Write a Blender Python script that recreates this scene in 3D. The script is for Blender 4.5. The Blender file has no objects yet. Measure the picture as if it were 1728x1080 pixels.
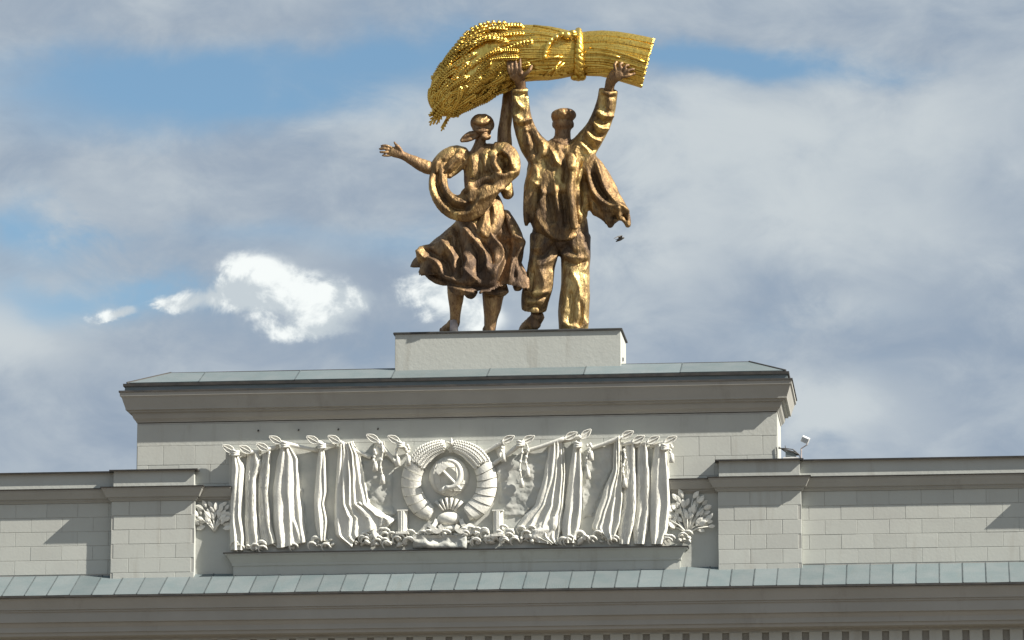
import bpy, bmesh, math, random
import numpy as np
from mathutils import Vector, Matrix
random.seed(7); np.random.seed(7)
SC = bpy.context.scene
COL = SC.collection

# ------------------------------------------------------------------ camera
F_PX = 7200.0                                   # focal length in pixels of a 1728 wide frame
CAM = Vector((11.4, -110.0, 2.0))
AIM = Vector((0.0, 0.0, 24.2))
FWD = (AIM - CAM).normalized()
RGT = FWD.cross(Vector((0, 0, 1))).normalized()
UPV = RGT.cross(FWD).normalized()
cd = bpy.data.cameras.new('camera'); cam = bpy.data.objects.new('camera', cd); COL.objects.link(cam)
cam.location = CAM
cam.rotation_euler = FWD.to_track_quat('-Z', 'Y').to_euler()
cd.sensor_fit = 'HORIZONTAL'; cd.sensor_width = 36.0; cd.lens = F_PX / 1728 * 36.0
cd.clip_start = 1.0; cd.clip_end = 20000.0
SC.camera = cam

# ------------------------------------------------------------------ view, sun, sky
SC.view_settings.view_transform = 'Standard'; SC.view_settings.look = 'None'
SC.view_settings.exposure = 1.24; SC.view_settings.gamma = 1.0
SC.view_settings.use_curve_mapping = False
SUN = Vector((3.8, -1.12, 3.4)).normalized()     # towards the sun
sl = bpy.data.lights.new('sun', 'SUN'); sl.energy = 4.2; sl.angle = math.radians(0.5); sl.color = (1.0, 0.94, 0.84)
so = bpy.data.objects.new('sun', sl); COL.objects.link(so)
so.rotation_euler = SUN.to_track_quat('Z', 'Y').to_euler(); so.location = (60, -30, 80)

def build_world():
    w = bpy.data.worlds.new('World'); SC.world = w; w.use_nodes = True
    nt = w.node_tree; N = nt.nodes; L = nt.links; N.clear()
    out = N.new('ShaderNodeOutputWorld'); bg = N.new('ShaderNodeBackground'); L.new(bg.outputs[0], out.inputs[0])
    def val(x):
        return x
    def put(sock, x):
        if isinstance(x, (int, float)): sock.default_value = x
        elif isinstance(x, (tuple, list, Vector)):
            v = tuple(x); sock.default_value = v if len(v) == len(sock.default_value) else v + (1,)
        else: L.new(x, sock)
    def m(op, a, b=0.0, c=0.0, clamp=False):
        n = N.new('ShaderNodeMath'); n.operation = op; n.use_clamp = clamp
        put(n.inputs[0], a); put(n.inputs[1], b)
        if op in ('MULTIPLY_ADD',): put(n.inputs[2], c)
        return n.outputs[0]
    def dot(v, k):
        n = N.new('ShaderNodeVectorMath'); n.operation = 'DOT_PRODUCT'; L.new(v, n.inputs[0]); n.inputs[1].default_value = k
        return n.outputs['Value']
    def noise(vec, scale, detail=6, rough=0.55, dist=0.0, off=(0, 0, 0), stretch=1.7):
        mp = N.new('ShaderNodeMapping'); mp.inputs['Location'].default_value = off
        mp.inputs['Scale'].default_value = (1, 1, stretch); L.new(vec, mp.inputs[0])
        n = N.new('ShaderNodeTexNoise'); n.inputs['Scale'].default_value = scale; n.inputs['Detail'].default_value = detail
        n.inputs['Roughness'].default_value = rough; n.inputs['Distortion'].default_value = dist
        L.new(mp.outputs[0], n.inputs['Vector']); return n.outputs['Fac']
    def ramp(x, a, b):
        n = N.new('ShaderNodeMapRange'); n.interpolation_type = 'SMOOTHSTEP'; n.clamp = True
        put(n.inputs[0], x); n.inputs[1].default_value = a; n.inputs[2].default_value = b; return n.outputs[0]
    def mix(f, a, b):
        n = N.new('ShaderNodeMix'); n.data_type = 'RGBA'; put(n.inputs[0], f); put(n.inputs[6], a); put(n.inputs[7], b)
        return n.outputs[2]
    tc = N.new('ShaderNodeTexCoord'); d = tc.outputs['Generated']
    sky = N.new('ShaderNodeTexSky'); sky.sky_type = 'NISHITA'; sky.sun_disc = False
    sky.sun_elevation = math.asin(SUN.z); sky.sun_rotation = math.atan2(SUN.x, SUN.y)
    sky.altitude = 150; sky.air_density = 1.0; sky.dust_density = 0.5; sky.ozone_density = 2.0
    # bearings of the sky, in a fixed frame of the place (about north of the arch, 11 degrees up)
    w_ = dot(d, FWD); ws = m('MAXIMUM', w_, 0.2)
    u = m('DIVIDE', dot(d, RGT), ws); v = m('DIVIDE', dot(d, UPV), ws)
    front = ramp(w_, 0.3, 0.6)
    n1 = noise(d, 14, 7, 0.55, 0.25, (3.1, 1.7, 0.3)); n2 = noise(d, 42, 8, 0.6, 0.4, (0.4, 5.2, 1.1)); n3 = noise(d, 90, 9, 0.60, 0.35, (7, 2, 4), 1.1)
    nb = noise(d, 9, 6, 0.5, 0.2, (1.3, 8.2, 2.6))
    uj = m('MULTIPLY_ADD', m('SUBTRACT', n2, 0.5), 0.050, u); vj = m('MULTIPLY_ADD', m('SUBTRACT', n1, 0.5), 0.030, v)
    uk = m('MULTIPLY_ADD', m('SUBTRACT', n3, 0.5), 0.0105, m('MULTIPLY_ADD', m('SUBTRACT', n2, 0.5), 0.010, u)); vk = m('MULTIPLY_ADD', m('SUBTRACT', n2, 0.5), 0.009, v)
    def blob(px, py, rx, ry, amp=1.0, U=uj, V=vj, tilt=0.0):
        cu, cv = (px - 864) / F_PX, (540 - py) / F_PX
        du = m('SUBTRACT', U, cu); dv = m('SUBTRACT', V, cv)
        if tilt: dv = m('MULTIPLY_ADD', du, tilt, dv)
        a = m('DIVIDE', du, rx / F_PX); b = m('DIVIDE', dv, ry / F_PX)
        r2 = m('ADD', m('MULTIPLY', a, a), m('MULTIPLY', b, b))
        g = m('POWER', 2.71828, m('MULTIPLY', r2, -1.0))
        return m('MULTIPLY', m('MULTIPLY', g, amp), front)
    def add(lst):
        s = lst[0]
        for x in lst[1:]: s = m('ADD', s, x)
        return s
    gaps = add([blob(*b) for b in SKY_GAPS])
    cover = m('SUBTRACT', m('ADD', m('MULTIPLY', n1, 0.9), m('MULTIPLY', n2, 0.35)), gaps)
    cover = ramp(cover, -0.25, 0.62)
    light = add([blob(*b) for b in SKY_LIGHT])
    dark = add([blob(*b) for b in SKY_DARK])
    tone = m('ADD', m('SUBTRACT', light, m('MULTIPLY', dark, 0.7)), m('ADD', m('MULTIPLY', m('SUBTRACT', n1, 0.5), 1.1), m('MULTIPLY', m('SUBTRACT', n2, 0.5), 1.8)))
    tone = ramp(tone, -0.75, 1.15)
    k = SKY_K
    cloud = mix(tone, tuple(x * k for x in SKY_GREY), tuple(x * k for x in SKY_PALE))
    blue = N.new('ShaderNodeMix'); blue.data_type = 'RGBA'; blue.blend_type = 'MULTIPLY'; blue.inputs[0].default_value = 1
    L.new(sky.outputs[0], blue.inputs[6]); blue.inputs[7].default_value = SKY_TINT
    c = mix(cover, blue.outputs[2], cloud)
    cum = add([blob(*b, U=uk, V=vk) for b in SKY_CUMULUS])
    puff = m('ADD', cum, m('ADD', m('MULTIPLY', m('SUBTRACT', n3, 0.5), 2.1), m('MULTIPLY', m('SUBTRACT', n2, 0.5), 1.0)))
    puff = m('MULTIPLY', ramp(puff, 0.20, 0.95), ramp(cum, 0.10, 0.5))
    shade = ramp(m('ADD', m('MULTIPLY', n3, 1.2), m('MULTIPLY', n2, 0.6)), 0.80, 1.02)
    c = mix(puff, c, mix(shade, tuple(x * k for x in (0.52, 0.58, 0.62)), tuple(x * k for x in (0.86, 0.90, 0.89))))
    L.new(c, bg.inputs[0]); bg.inputs[1].default_value = 0.05
SKY_K = 9.2
SKY_TINT = (0.98, 1.10, 1.06, 1)
SKY_GREY = (0.265, 0.335, 0.43)
SKY_PALE = (0.535, 0.585, 0.615)
SKY_GAPS = [(280, 140, 340, 68, .9), (700, 120, 200, 40, .5), (60, 385, 130, 50, .75), (1230, 112, 260, 34, .95), (150, 500, 170, 50, .7), (700, 400, 160, 45, .45), (420, 395, 150, 30, .3), (450, 190, 260, 30, .3), (860, 160, 100, 30, .35), (130, 230, 160, 40, .2), (1330, 590, 60, 30, .1)]
SKY_LIGHT = [(640, 200, 170, 50, .6), (760, 260, 120, 60, .3), (1230, 220, 300, 70, 1.0), (1400, 360, 260, 80, .7), (10, 560, 100, 60, 1.0), (1410, 700, 100, 55, 1.3), (1580, 190, 160, 80, .5), (1130, 400, 100, 120, .5), (1450, 530, 80, 40, .45), (60, 330, 120, 40, .3), (1000, 40, 300, 30, .15)]
SKY_DARK = [(1500, 610, 420, 60, .45), (200, 690, 420, 80, .35), (640, 600, 200, 40, .25), (1640, 320, 100, 50, .2), (640, 450, 70, 50, .5), (1690, 480, 120, 100, .35), (300, 300, 500, 100, .15), (860, 20, 900, 25, .1), (1200, 500, 200, 40, .2)]
SKY_CUMULUS = [(432, 466, 76, 38, 1.0), (480, 505, 125, 38, .9), (555, 515, 64, 38, 1.0), (355, 510, 80, 20, .8), (200, 528, 26, 14, 1.15), (285, 520, 36, 12, .7), (735, 494, 68, 34, 1.0), (795, 540, 66, 30, .95), (520, 562, 90, 18, .8)]
build_world()

# ------------------------------------------------------------------ helpers
def at(px, py, Y):
    """the point of the vertical plane y = Y that stands behind a point of the photograph"""
    d = FWD + RGT * ((px - 864) / F_PX) + UPV * ((540 - py) / F_PX)
    return CAM + d * ((Y - CAM.y) / d.y)
def tag(o, label=None, cat=None, group=None, kind=None):
    if label: o['label'] = label
    if cat: o['category'] = cat
    if group: o['group'] = group
    if kind: o['kind'] = kind
    return o
def link(name, me, mat=None, parent=None, smooth=False):
    o = bpy.data.objects.new(name, me); COL.objects.link(o)
    if mat is not None and not me.materials: me.materials.append(mat)
    if parent is not None: o.parent = parent; o.matrix_parent_inverse = Matrix.Translation(-W(parent))
    if smooth: me.shade_smooth()
    return o
def W(o):
    return Vector(o.location) if o.type == 'EMPTY' else Vector((0, 0, 0))
def empty(name, loc):
    o = bpy.data.objects.new(name, None); COL.objects.link(o); o.location = loc; o.empty_display_size = 0.3
    return o
class MB:
    """collects boxes, sweeps and tubes and links them as one mesh"""
    def __init__(s): s.v = []; s.f = []
    def add(s, vs, fs):
        k = len(s.v); s.v += [tuple(x) for x in vs]; s.f += [tuple(i + k for i in f) for f in fs]; return s
    def box(s, a, b):
        x0, y0, z0 = a; x1, y1, z1 = b
        return s.add([(x0,y0,z0),(x1,y0,z0),(x1,y1,z0),(x0,y1,z0),(x0,y0,z1),(x1,y0,z1),(x1,y1,z1),(x0,y1,z1)],
                     [(0,3,2,1),(4,5,6,7),(0,1,5,4),(1,2,6,5),(2,3,7,6),(3,0,4,7)])
    def sweep(s, path, prof, closed=False):
        """path: plan points travelled so that the outside is on the right hand; prof: (projection, z) from the bottom round"""
        n = len(path); rings = []
        for i, (x, y) in enumerate(path):
            def nrm(a, b):
                dx, dy = b[0]-a[0], b[1]-a[1]; l = math.hypot(dx, dy); return (dy/l, -dx/l)
            if closed: n0 = nrm(path[i-1], path[i]); n1 = nrm(path[i], path[(i+1) % n])
            else:
                n0 = nrm(path[i-1], path[i]) if i > 0 else None
                n1 = nrm(path[i], path[i+1]) if i < n-1 else None
                n0 = n0 or n1; n1 = n1 or n0
            q = 1 + n0[0]*n1[0] + n0[1]*n1[1]; mx, my = (n0[0]+n1[0])/q, (n0[1]+n1[1])/q
            rings.append([(x + mx*p, y + my*p, z) for p, z in prof])
        m = len(prof); vs = [v for r in rings for v in r]; fs = []
        for i in range(n if closed else n-1):
            a, b = i*m, ((i+1) % n)*m
            for j in range(m): j2 = (j+1) % m; fs.append((a+j, b+j, b+j2, a+j2))
        if not closed: fs += [tuple(range(m)), tuple(reversed(range((n-1)*m, n*m)))]
        return s.add(vs, fs)
    def tube(s, pts, rad, n=8, caps=True):
        pts = [Vector(p) for p in pts]; m = len(pts)
        rad = rad if isinstance(rad, (list, tuple)) else [rad]*m
        T0 = None; vs = []; fs = []; A = None
        for i, p in enumerate(pts):
            t = (pts[min(i+1, m-1)] - pts[max(i-1, 0)]).normalized()
            if A is None: A = t.orthogonal().normalized()
            else: A = (A - t * A.dot(t)).normalized()
            B = t.cross(A)
            for j in range(n):
                a = 2*math.pi*j/n; vs.append(p + (A*math.cos(a) + B*math.sin(a))*rad[i])
        for i in range(m-1):
            for j in range(n): j2 = (j+1) % n; fs.append((i*n+j, i*n+j2, (i+1)*n+j2, (i+1)*n+j))
        if caps: fs += [tuple(reversed(range(n))), tuple(range((m-1)*n, m*n))]
        return s.add(vs, fs)
    def ell(s, c, r, n=10, k=6, rot=None):
        c = Vector(c); vs = [Vector((0,0,-1))]; fs = []
        for i in range(1, k):
            ph = -math.pi/2 + math.pi*i/k
            for j in range(n): a = 2*math.pi*j/n; vs.append(Vector((math.cos(ph)*math.cos(a), math.cos(ph)*math.sin(a), math.sin(ph))))
        vs.append(Vector((0,0,1)))
        for j in range(n): j2 = (j+1) % n; fs.append((0, 1+j2, 1+j)); fs.append((len(vs)-1, 1+(k-2)*n+j, 1+(k-2)*n+j2))
        for i in range(k-2):
            for j in range(n): j2 = (j+1) % n; fs.append((1+i*n+j, 1+i*n+j2, 1+(i+1)*n+j2, 1+(i+1)*n+j))
        out = []
        for v in vs:
            q = Vector((v.x*r[0], v.y*r[1], v.z*r[2]))
            if rot is not None: q = rot @ q
            out.append(c + q)
        return s.add(out, fs)
    def mesh(s, name):
        me = bpy.data.meshes.new(name); me.from_pydata([tuple(v) for v in s.v], [], s.f); me.update()
        bm = bmesh.new(); bm.from_mesh(me); bmesh.ops.recalc_face_normals(bm, faces=bm.faces); bm.to_mesh(me); bm.free()
        return me
    def build(s, name, mat, parent=None, smooth=False, bevel=0, angle=None):
        me = s.mesh(name); o = link(name, me, mat, parent, smooth)
        if angle: me.shade_smooth(); me.set_sharp_from_angle(angle=math.radians(angle))
        if bevel:
            b = o.modifiers.new('bevel', 'BEVEL'); b.width = bevel; b.segments = 2; b.limit_method = 'ANGLE'
        return o

# ------------------------------------------------------------------ materials
def material(name, base, rough=0.8, metal=0.0, vary=None, stain=None, bump=0.0, bscale=40, rnd=0.0, grain=None, spec=0.5):
    """base colour; vary = (other colour, scale, contrast lo, hi); stain = (colour, scale, lo, hi, vertical stretch)"""
    mt = bpy.data.materials.new(name); mt.use_nodes = True; nt = mt.node_tree; N = nt.nodes; L = nt.links
    p = N['Principled BSDF']; p.inputs['Roughness'].default_value = rough; p.inputs['Metallic'].default_value = metal
    p.inputs['Specular IOR Level'].default_value = spec
    tc = N.new('ShaderNodeTexCoord'); src = tc.outputs['Object']
    geo = N.new('ShaderNodeNewGeometry'); src = geo.outputs['Position']
    col = None
    def nz(scale, detail, stretch=(1, 1, 1), rough=0.6, dist=0.0):
        mp = N.new('ShaderNodeMapping'); mp.inputs['Scale'].default_value = stretch; L.new(src, mp.inputs[0])
        n = N.new('ShaderNodeTexNoise'); n.inputs['Scale'].default_value = scale; n.inputs['Detail'].default_value = detail
        n.inputs['Roughness'].default_value = rough; n.inputs['Distortion'].default_value = dist
        L.new(mp.outputs[0], n.inputs['Vector']); return n.outputs['Fac']
    def rg(x, a, b):
        n = N.new('ShaderNodeMapRange'); n.inputs[1].default_value = a; n.inputs[2].default_value = b; L.new(x, n.inputs[0]); return n.outputs[0]
    def mx(f, a, b):
        n = N.new('ShaderNodeMix'); n.data_type = 'RGBA'; L.new(f, n.inputs[0])
        for s_, x in ((6, a), (7, b)):
            if isinstance(x, tuple): n.inputs[s_].default_value = x if len(x) == 4 else x + (1,)
            else: L.new(x, n.inputs[s_])
        return n.outputs[2]
    col = tuple(base) + (1,)
    if vary: col = mx(rg(nz(vary[1], 7, vary[4] if len(vary) > 4 else (1,1,1)), vary[2], vary[3]), col, tuple(vary[0]))
    if stain:
        st = stain[4] if len(stain) > 4 else (1, 1, 0.12)
        col = mx(rg(nz(stain[1], 8, st, 0.65), stain[2], stain[3]), col, tuple(stain[0]))
    if grain:
        col = mx(rg(nz(grain[1], 5), grain[2], grain[3]), col, tuple(grain[0]))
    if rnd:
        oi = N.new('ShaderNodeObjectInfo'); h = N.new('ShaderNodeHueSaturation')
        r = N.new('ShaderNodeMapRange'); r.inputs[3].default_value = 1 - rnd; r.inputs[4].default_value = 1 + rnd
        L.new(oi.outputs['Random'], r.inputs[0]); L.new(r.outputs[0], h.inputs['Value'])
        if isinstance(col, tuple): h.inputs['Color'].default_value = col
        else: L.new(col, h.inputs['Color'])
        col = h.outputs[0]
    if isinstance(col, tuple): p.inputs['Base Color'].default_value = col
    else: L.new(col, p.inputs['Base Color'])
    if bump:
        b = N.new('ShaderNodeBump'); b.inputs['Strength'].default_value = 1.0; b.inputs['Distance'].default_value = bump
        L.new(nz(bscale, 6), b.inputs['Height']); L.new(b.outputs[0], p.inputs['Normal'])
    rr = N.new('ShaderNodeMapRange'); rr.inputs[3].default_value = max(0.05, rough-0.1); rr.inputs[4].default_value = min(1, rough+0.12)
    L.new(nz(6, 4), rr.inputs[0]); L.new(rr.outputs[0], p.inputs['Roughness'])
    return mt
M = {}
M['plaster'] = material('painted_plaster', (0.435, 0.45, 0.42), 0.9, vary=((0.40, 0.41, 0.385), 0.8, .4, .7), stain=((0.33, 0.325, 0.29), 2.6, .56, .80), bump=.006, bscale=9, spec=.2)
M['block'] = material('painted_stone_block', (0.435, 0.45, 0.42), 0.9, vary=((0.405, 0.415, 0.39), 1.1, .4, .7), stain=((0.34, 0.335, 0.30), 2.6, .57, .82), grain=((0.385, 0.39, 0.37), 22, .62, .8), bump=.003, bscale=14, rnd=.04, spec=.2)
M['joint'] = material('mortar_joint', (0.40, 0.40, 0.37), 0.95, vary=((0.34, 0.34, 0.32), 2, .4, .6), spec=.1)
M['cornice'] = material('cornice_plaster', (0.34, 0.335, 0.31), 0.9, vary=((0.30, 0.295, 0.27), 0.6, .4, .7), stain=((0.24, 0.23, 0.205), 1.3, .58, .82, (1, 1, .25)), bump=.005, bscale=6, spec=.2)
M['zinc'] = material('zinc_sheet', (0.150, 0.177, 0.184), 0.6, 0.15, vary=((0.122, 0.157, 0.165), 1.5, .4, .65), stain=((0.135, 0.155, 0.155), 3.0, .58, .8, (1, .3, .3)), bump=.010, bscale=1.9, rnd=.11)
M['seam'] = material('zinc_seam', (0.07, 0.085, 0.09), 0.6, 0.2, vary=((0.10, 0.12, 0.125), 4, .4, .6))
M['drip'] = material('dark_drip_edge', (0.035, 0.035, 0.035), 0.6, 0.2, vary=((0.06, 0.055, 0.05), 3, .4, .6))
M['stucco'] = material('white_relief_stucco', (0.71, 0.705, 0.645), 0.85, vary=((0.62, 0.615, 0.565), 3, .42, .7), grain=((0.54, 0.54, 0.50), 16, .6, .8), bump=.012, bscale=18, spec=.25)
M['relief_ground'] = material('relief_ground', (0.435, 0.45, 0.42), 0.9, vary=((0.52, 0.52, 0.48), 1.8, .4, .66), grain=((0.5, 0.5, 0.47), 9, .58, .78), bump=.015, bscale=3.5, spec=.2)
def metal_mat(name, hi, mid, lo, r0, r1, pscale, t0, t1, bump, bscale, metal=1.0, knee=None):
    """leafed bronze: gold leaf worn in patches down to brown and dark patina"""
    mt = bpy.data.materials.new(name); mt.use_nodes = True; nt = mt.node_tree; N = nt.nodes; L = nt.links
    p = N['Principled BSDF']; p.inputs['Metallic'].default_value = metal
    geo = N.new('ShaderNodeNewGeometry')
    def nz(scale, detail=7, st=(1, 1, 1), ro=.6, dist=0.):
        mp = N.new('ShaderNodeMapping'); mp.inputs['Scale'].default_value = st; L.new(geo.outputs['Position'], mp.inputs[0])
        n = N.new('ShaderNodeTexNoise'); n.inputs['Scale'].default_value = scale; n.inputs['Detail'].default_value = detail
        n.inputs['Roughness'].default_value = ro; n.inputs['Distortion'].default_value = dist; L.new(mp.outputs[0], n.inputs['Vector']); return n.outputs['Fac']
    f = nz(pscale, 10, (1, 1, .45), .72, .5)
    if knee:                                     # the mix of gold leaf and brown shifts across this height
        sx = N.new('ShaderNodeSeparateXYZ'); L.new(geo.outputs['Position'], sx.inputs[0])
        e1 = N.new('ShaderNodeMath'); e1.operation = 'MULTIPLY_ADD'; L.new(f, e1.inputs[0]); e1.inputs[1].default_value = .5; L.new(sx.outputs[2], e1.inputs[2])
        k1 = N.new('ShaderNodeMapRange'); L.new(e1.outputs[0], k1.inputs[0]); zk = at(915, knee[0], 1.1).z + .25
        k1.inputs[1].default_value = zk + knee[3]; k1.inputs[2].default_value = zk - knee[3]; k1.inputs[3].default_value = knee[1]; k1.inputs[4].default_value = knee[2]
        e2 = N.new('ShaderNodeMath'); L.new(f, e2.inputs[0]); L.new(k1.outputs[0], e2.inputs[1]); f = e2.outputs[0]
    cr = N.new('ShaderNodeValToRGB'); cr.color_ramp.elements[0].position = t0; cr.color_ramp.elements[1].position = t1
    cr.color_ramp.elements[0].color = tuple(lo) + (1,); cr.color_ramp.elements[1].color = tuple(hi) + (1,)
    e = cr.color_ramp.elements.new((t0 + t1) / 2); e.color = tuple(mid) + (1,)
    L.new(f, cr.inputs[0])
    g = N.new('ShaderNodeMix'); g.data_type = 'RGBA'; g.blend_type = 'MULTIPLY'
    s = N.new('ShaderNodeMapRange'); s.inputs[1].default_value = .50; s.inputs[2].default_value = .72; L.new(nz(24, 5, (1, 1, .35)), s.inputs[0])
    L.new(s.outputs[0], g.inputs[0]); L.new(cr.outputs[0], g.inputs[6]); g.inputs[7].default_value = (.45, .38, .34, 1)
    L.new(g.outputs[2], p.inputs['Base Color'])
    rr = N.new('ShaderNodeMapRange'); rr.inputs[1].default_value = t0; rr.inputs[2].default_value = t1; rr.inputs[3].default_value = r1; rr.inputs[4].default_value = r0
    L.new(f, rr.inputs[0]); L.new(rr.outputs[0], p.inputs['Roughness'])
    b = N.new('ShaderNodeBump'); b.inputs['Distance'].default_value = bump; b.inputs['Strength'].default_value = 1
    L.new(nz(bscale, 5, (1, 1, .5)), b.inputs['Height']); L.new(b.outputs[0], p.inputs['Normal'])
    return mt
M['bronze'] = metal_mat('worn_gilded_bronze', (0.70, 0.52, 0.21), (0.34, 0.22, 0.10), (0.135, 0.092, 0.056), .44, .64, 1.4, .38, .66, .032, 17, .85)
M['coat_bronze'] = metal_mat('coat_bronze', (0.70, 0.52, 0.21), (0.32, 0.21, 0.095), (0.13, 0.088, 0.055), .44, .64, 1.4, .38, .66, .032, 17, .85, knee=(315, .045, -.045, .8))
M['trouser_bronze'] = metal_mat('gilded_trouser_bronze', (0.76, 0.58, 0.26), (0.34, 0.23, 0.11), (0.12, 0.085, 0.06), .46, .64, 1.5, .38, .66, .032, 17, .85, knee=(450, -.06, .045, .18))
M['skin_bronze'] = metal_mat('bronze_skin', (0.54, 0.36, 0.16), (0.30, 0.19, 0.10), (0.16, 0.105, 0.07), .46, .64, 1.6, .36, .68, .022, 17, .8)
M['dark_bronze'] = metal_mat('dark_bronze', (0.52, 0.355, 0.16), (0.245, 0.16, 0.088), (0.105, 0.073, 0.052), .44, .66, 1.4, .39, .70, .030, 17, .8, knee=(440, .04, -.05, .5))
M['gold'] = metal_mat('bright_gold_leaf', (0.95, 0.71, 0.20), (0.80, 0.56, 0.13), (0.50, 0.34, 0.075), .28, .44, 1.4, .32, .66, .012, 14)
M['pale_metal'] = material('weathered_pale_metal', (0.45, 0.38, 0.36), 0.6, 0.2, vary=((0.3, 0.26, 0.25), 5, .4, .6))
M['white_metal'] = material('white_painted_metal', (0.75, 0.75, 0.73), 0.4, 0.0, vary=((0.6, 0.6, 0.58), 6, .4, .7))
M['black'] = material('black_rubber', (0.03, 0.03, 0.03), 0.6, 0.0, vary=((0.06, 0.06, 0.06), 6, .4, .7))
M['feather'] = material('dark_feathers', (0.07, 0.065, 0.06), 0.8, 0.0, vary=((0.15, 0.14, 0.13), 9, .4, .6))
M['ground'] = material('stone_paving', (0.135, 0.108, 0.08), 0.9, vary=((0.11, 0.09, 0.065), .05, .4, .6), grain=((0.13, 0.12, 0.11), .8, .5, .7))
M['glass'] = material('lamp_glass', (0.5, 0.55, 0.58), 0.15, 0.0, vary=((0.4, 0.45, 0.5), 6, .4, .6))

# ------------------------------------------------------------------ ground
g = MB().add([(-3000,-3000,0),(3000,-3000,0),(3000,3000,0),(-3000,3000,0)], [(0,1,2,3)]).build('ground', M['ground']); tag(g, kind='structure')

# ------------------------------------------------------------------ the arch
X = lambda px, py, Y=0.0: at(px, py, Y).x
Z = lambda px, py, Y=0.0: at(px, py, Y).z
arch = empty('triumphal_arch', (0, 0.0, 0))
tag(arch, 'pale grey and white monumental gate with attic block, cornices, zinc ledge and coursed stone wings', 'arch')
# plan positions
P_PIL = 0.21
AX0, AX1 = X(232, 740), X(1311, 740)                       # attic wall
LP0, LP1 = X(187.5, 900, -P_PIL), X(328, 900, -P_PIL)       # left pilaster
RP0, RP1 = X(1212, 880, -P_PIL), X(1352.5, 880, -P_PIL)     # right pilaster
FR0 = X(1783, 880, -P_PIL); FR1 = FR0 + (RP1 - RP0)         # next pilaster beyond the frame
FL0 = -FR1 + (LP0 + RP1); FL1 = FL0 + (RP1 - RP0)
EX0, EX1 = -24.0, 25.0
# levels
z_ledge_top = (Z(187, 973, 0) + Z(1352, 948, 0)) / 2
z_ledge_low = (Z(0, 1007, -1.35) + Z(1728, 982, -1.35)) / 2
z_mould_top = (Z(172, 822, -.46) + Z(1365, 801, -.46)) / 2
z_mould_bot = z_mould_top - .36
z_par_top = (Z(187, 796, -.25) + Z(1352, 771, -.25)) / 2
z_corn_top = (Z(204, 659, -.42) + Z(1335, 638, -.42)) / 2
z_corn_bot = z_corn_top - .92
z_attic_bot = z_ledge_top - .05
print('LEVELS', z_ledge_low, z_ledge_top, z_mould_top, z_par_top, z_corn_top, 'AX', AX0, AX1, LP0, LP1, RP0, RP1, FR0)
for a, b, n in ((Z(187,973,0), Z(1352,948,0), 'ledge_top'), (Z(0,1007,-1.35), Z(1728,982,-1.35), 'ledge_low'), (Z(172,822,-.46), Z(1365,801,-.46), 'mould'), (Z(187,796,-.25), Z(1352,771,-.25), 'par'), (Z(204,659,-.42), Z(1335,638,-.42), 'corn'), (Z(667,563,.5), Z(1048,555,.5), 'ped')): print(n, round(a,3), round(b,3))
DEPTH = 2.3

ROW_H, BLK = (z_mould_bot - z_ledge_top) / 5, 0.835
GAP, BEV = 0.010, 0.005
def block_mesh(w, h):
    t = .03; b = BEV; w2, h2 = w/2, h/2
    v = [(-w2, t, -h2), (w2, t, -h2), (w2, t, h2), (-w2, t, h2), (-w2, b, -h2), (w2, b, -h2), (w2, b, h2), (-w2, b, h2), (-w2+b, 0, -h2+b), (w2-b, 0, -h2+b), (w2-b, 0, h2-b), (-w2+b, 0, h2-b)]
    f = [(0,1,5,4),(1,2,6,5),(2,3,7,6),(3,0,4,7),(4,5,9,8),(5,6,10,9),(6,7,11,10),(7,4,8,11),(8,9,10,11)]
    me = bpy.data.meshes.new('stone_block'); me.from_pydata(v, [], f); me.update(); me.materials.append(M['block'])
    bm = bmesh.new(); bm.from_mesh(me); bmesh.ops.recalc_face_normals(bm, faces=bm.faces)
    bm.to_mesh(me); bm.free()
    for p in me.polygons: pass
    if me.polygons[8].normal.y > 0: me.flip_normals()
    return me
_bm = {}
n_blocks = 0
def blocks(parent, x0, x1, z0, z1, y, phase=0.0, ROW_H=ROW_H):
    """running-bond courses of painted stone blocks on a wall face at y, top course aligned with z1"""
    global n_blocks
    zt = z1; r = 0
    while zt > z0 + .05:
        zb = max(z0, zt - ROW_H)
        x = x0 - BLK * ((phase + (r % 2) * .5) % 1.0)
        while x < x1 - .02:
            a, b = max(x, x0), min(x + BLK, x1)
            if b - a > .09:
                w, h = round(b - a - GAP, 2), round(zt - zb - GAP, 3)
                if (w, h) not in _bm: _bm[(w, h)] = block_mesh(w, h)
                o = bpy.data.objects.new('stone_block', _bm[(w, h)]); COL.objects.link(o); o.parent = parent
                o.location = ((a + b)/2, y - .009 + random.uniform(-.0025, .0025), (zt + zb)/2); n_blocks += 1
            x += BLK
        zt -= ROW_H; r += 1

# attic block
attic = MB().box((AX0, 0.0, z_attic_bot), (AX1, DEPTH, z_corn_bot + .1)).build('attic_wall', M['joint'], arch)
attic_face = MB()
z_fr = Z(1180, 736.5)
MB().box((AX0, -.010, z_fr), (AX1, .02, z_corn_bot + .05)).build('frieze_band', M['plaster'], attic)
blocks(attic, AX0 + .0, AX1 - .0, z_mould_bot - .0, z_fr - .004, 0.0, .15, Z(1180, 769) and (z_fr - Z(1180, 769.5)))
low = MB().box((LP1 - .02, -.004, z_ledge_top - .1), (RP0 + .02, .3, z_mould_bot)).build('lower_attic_face', M['plaster'], arch)
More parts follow.
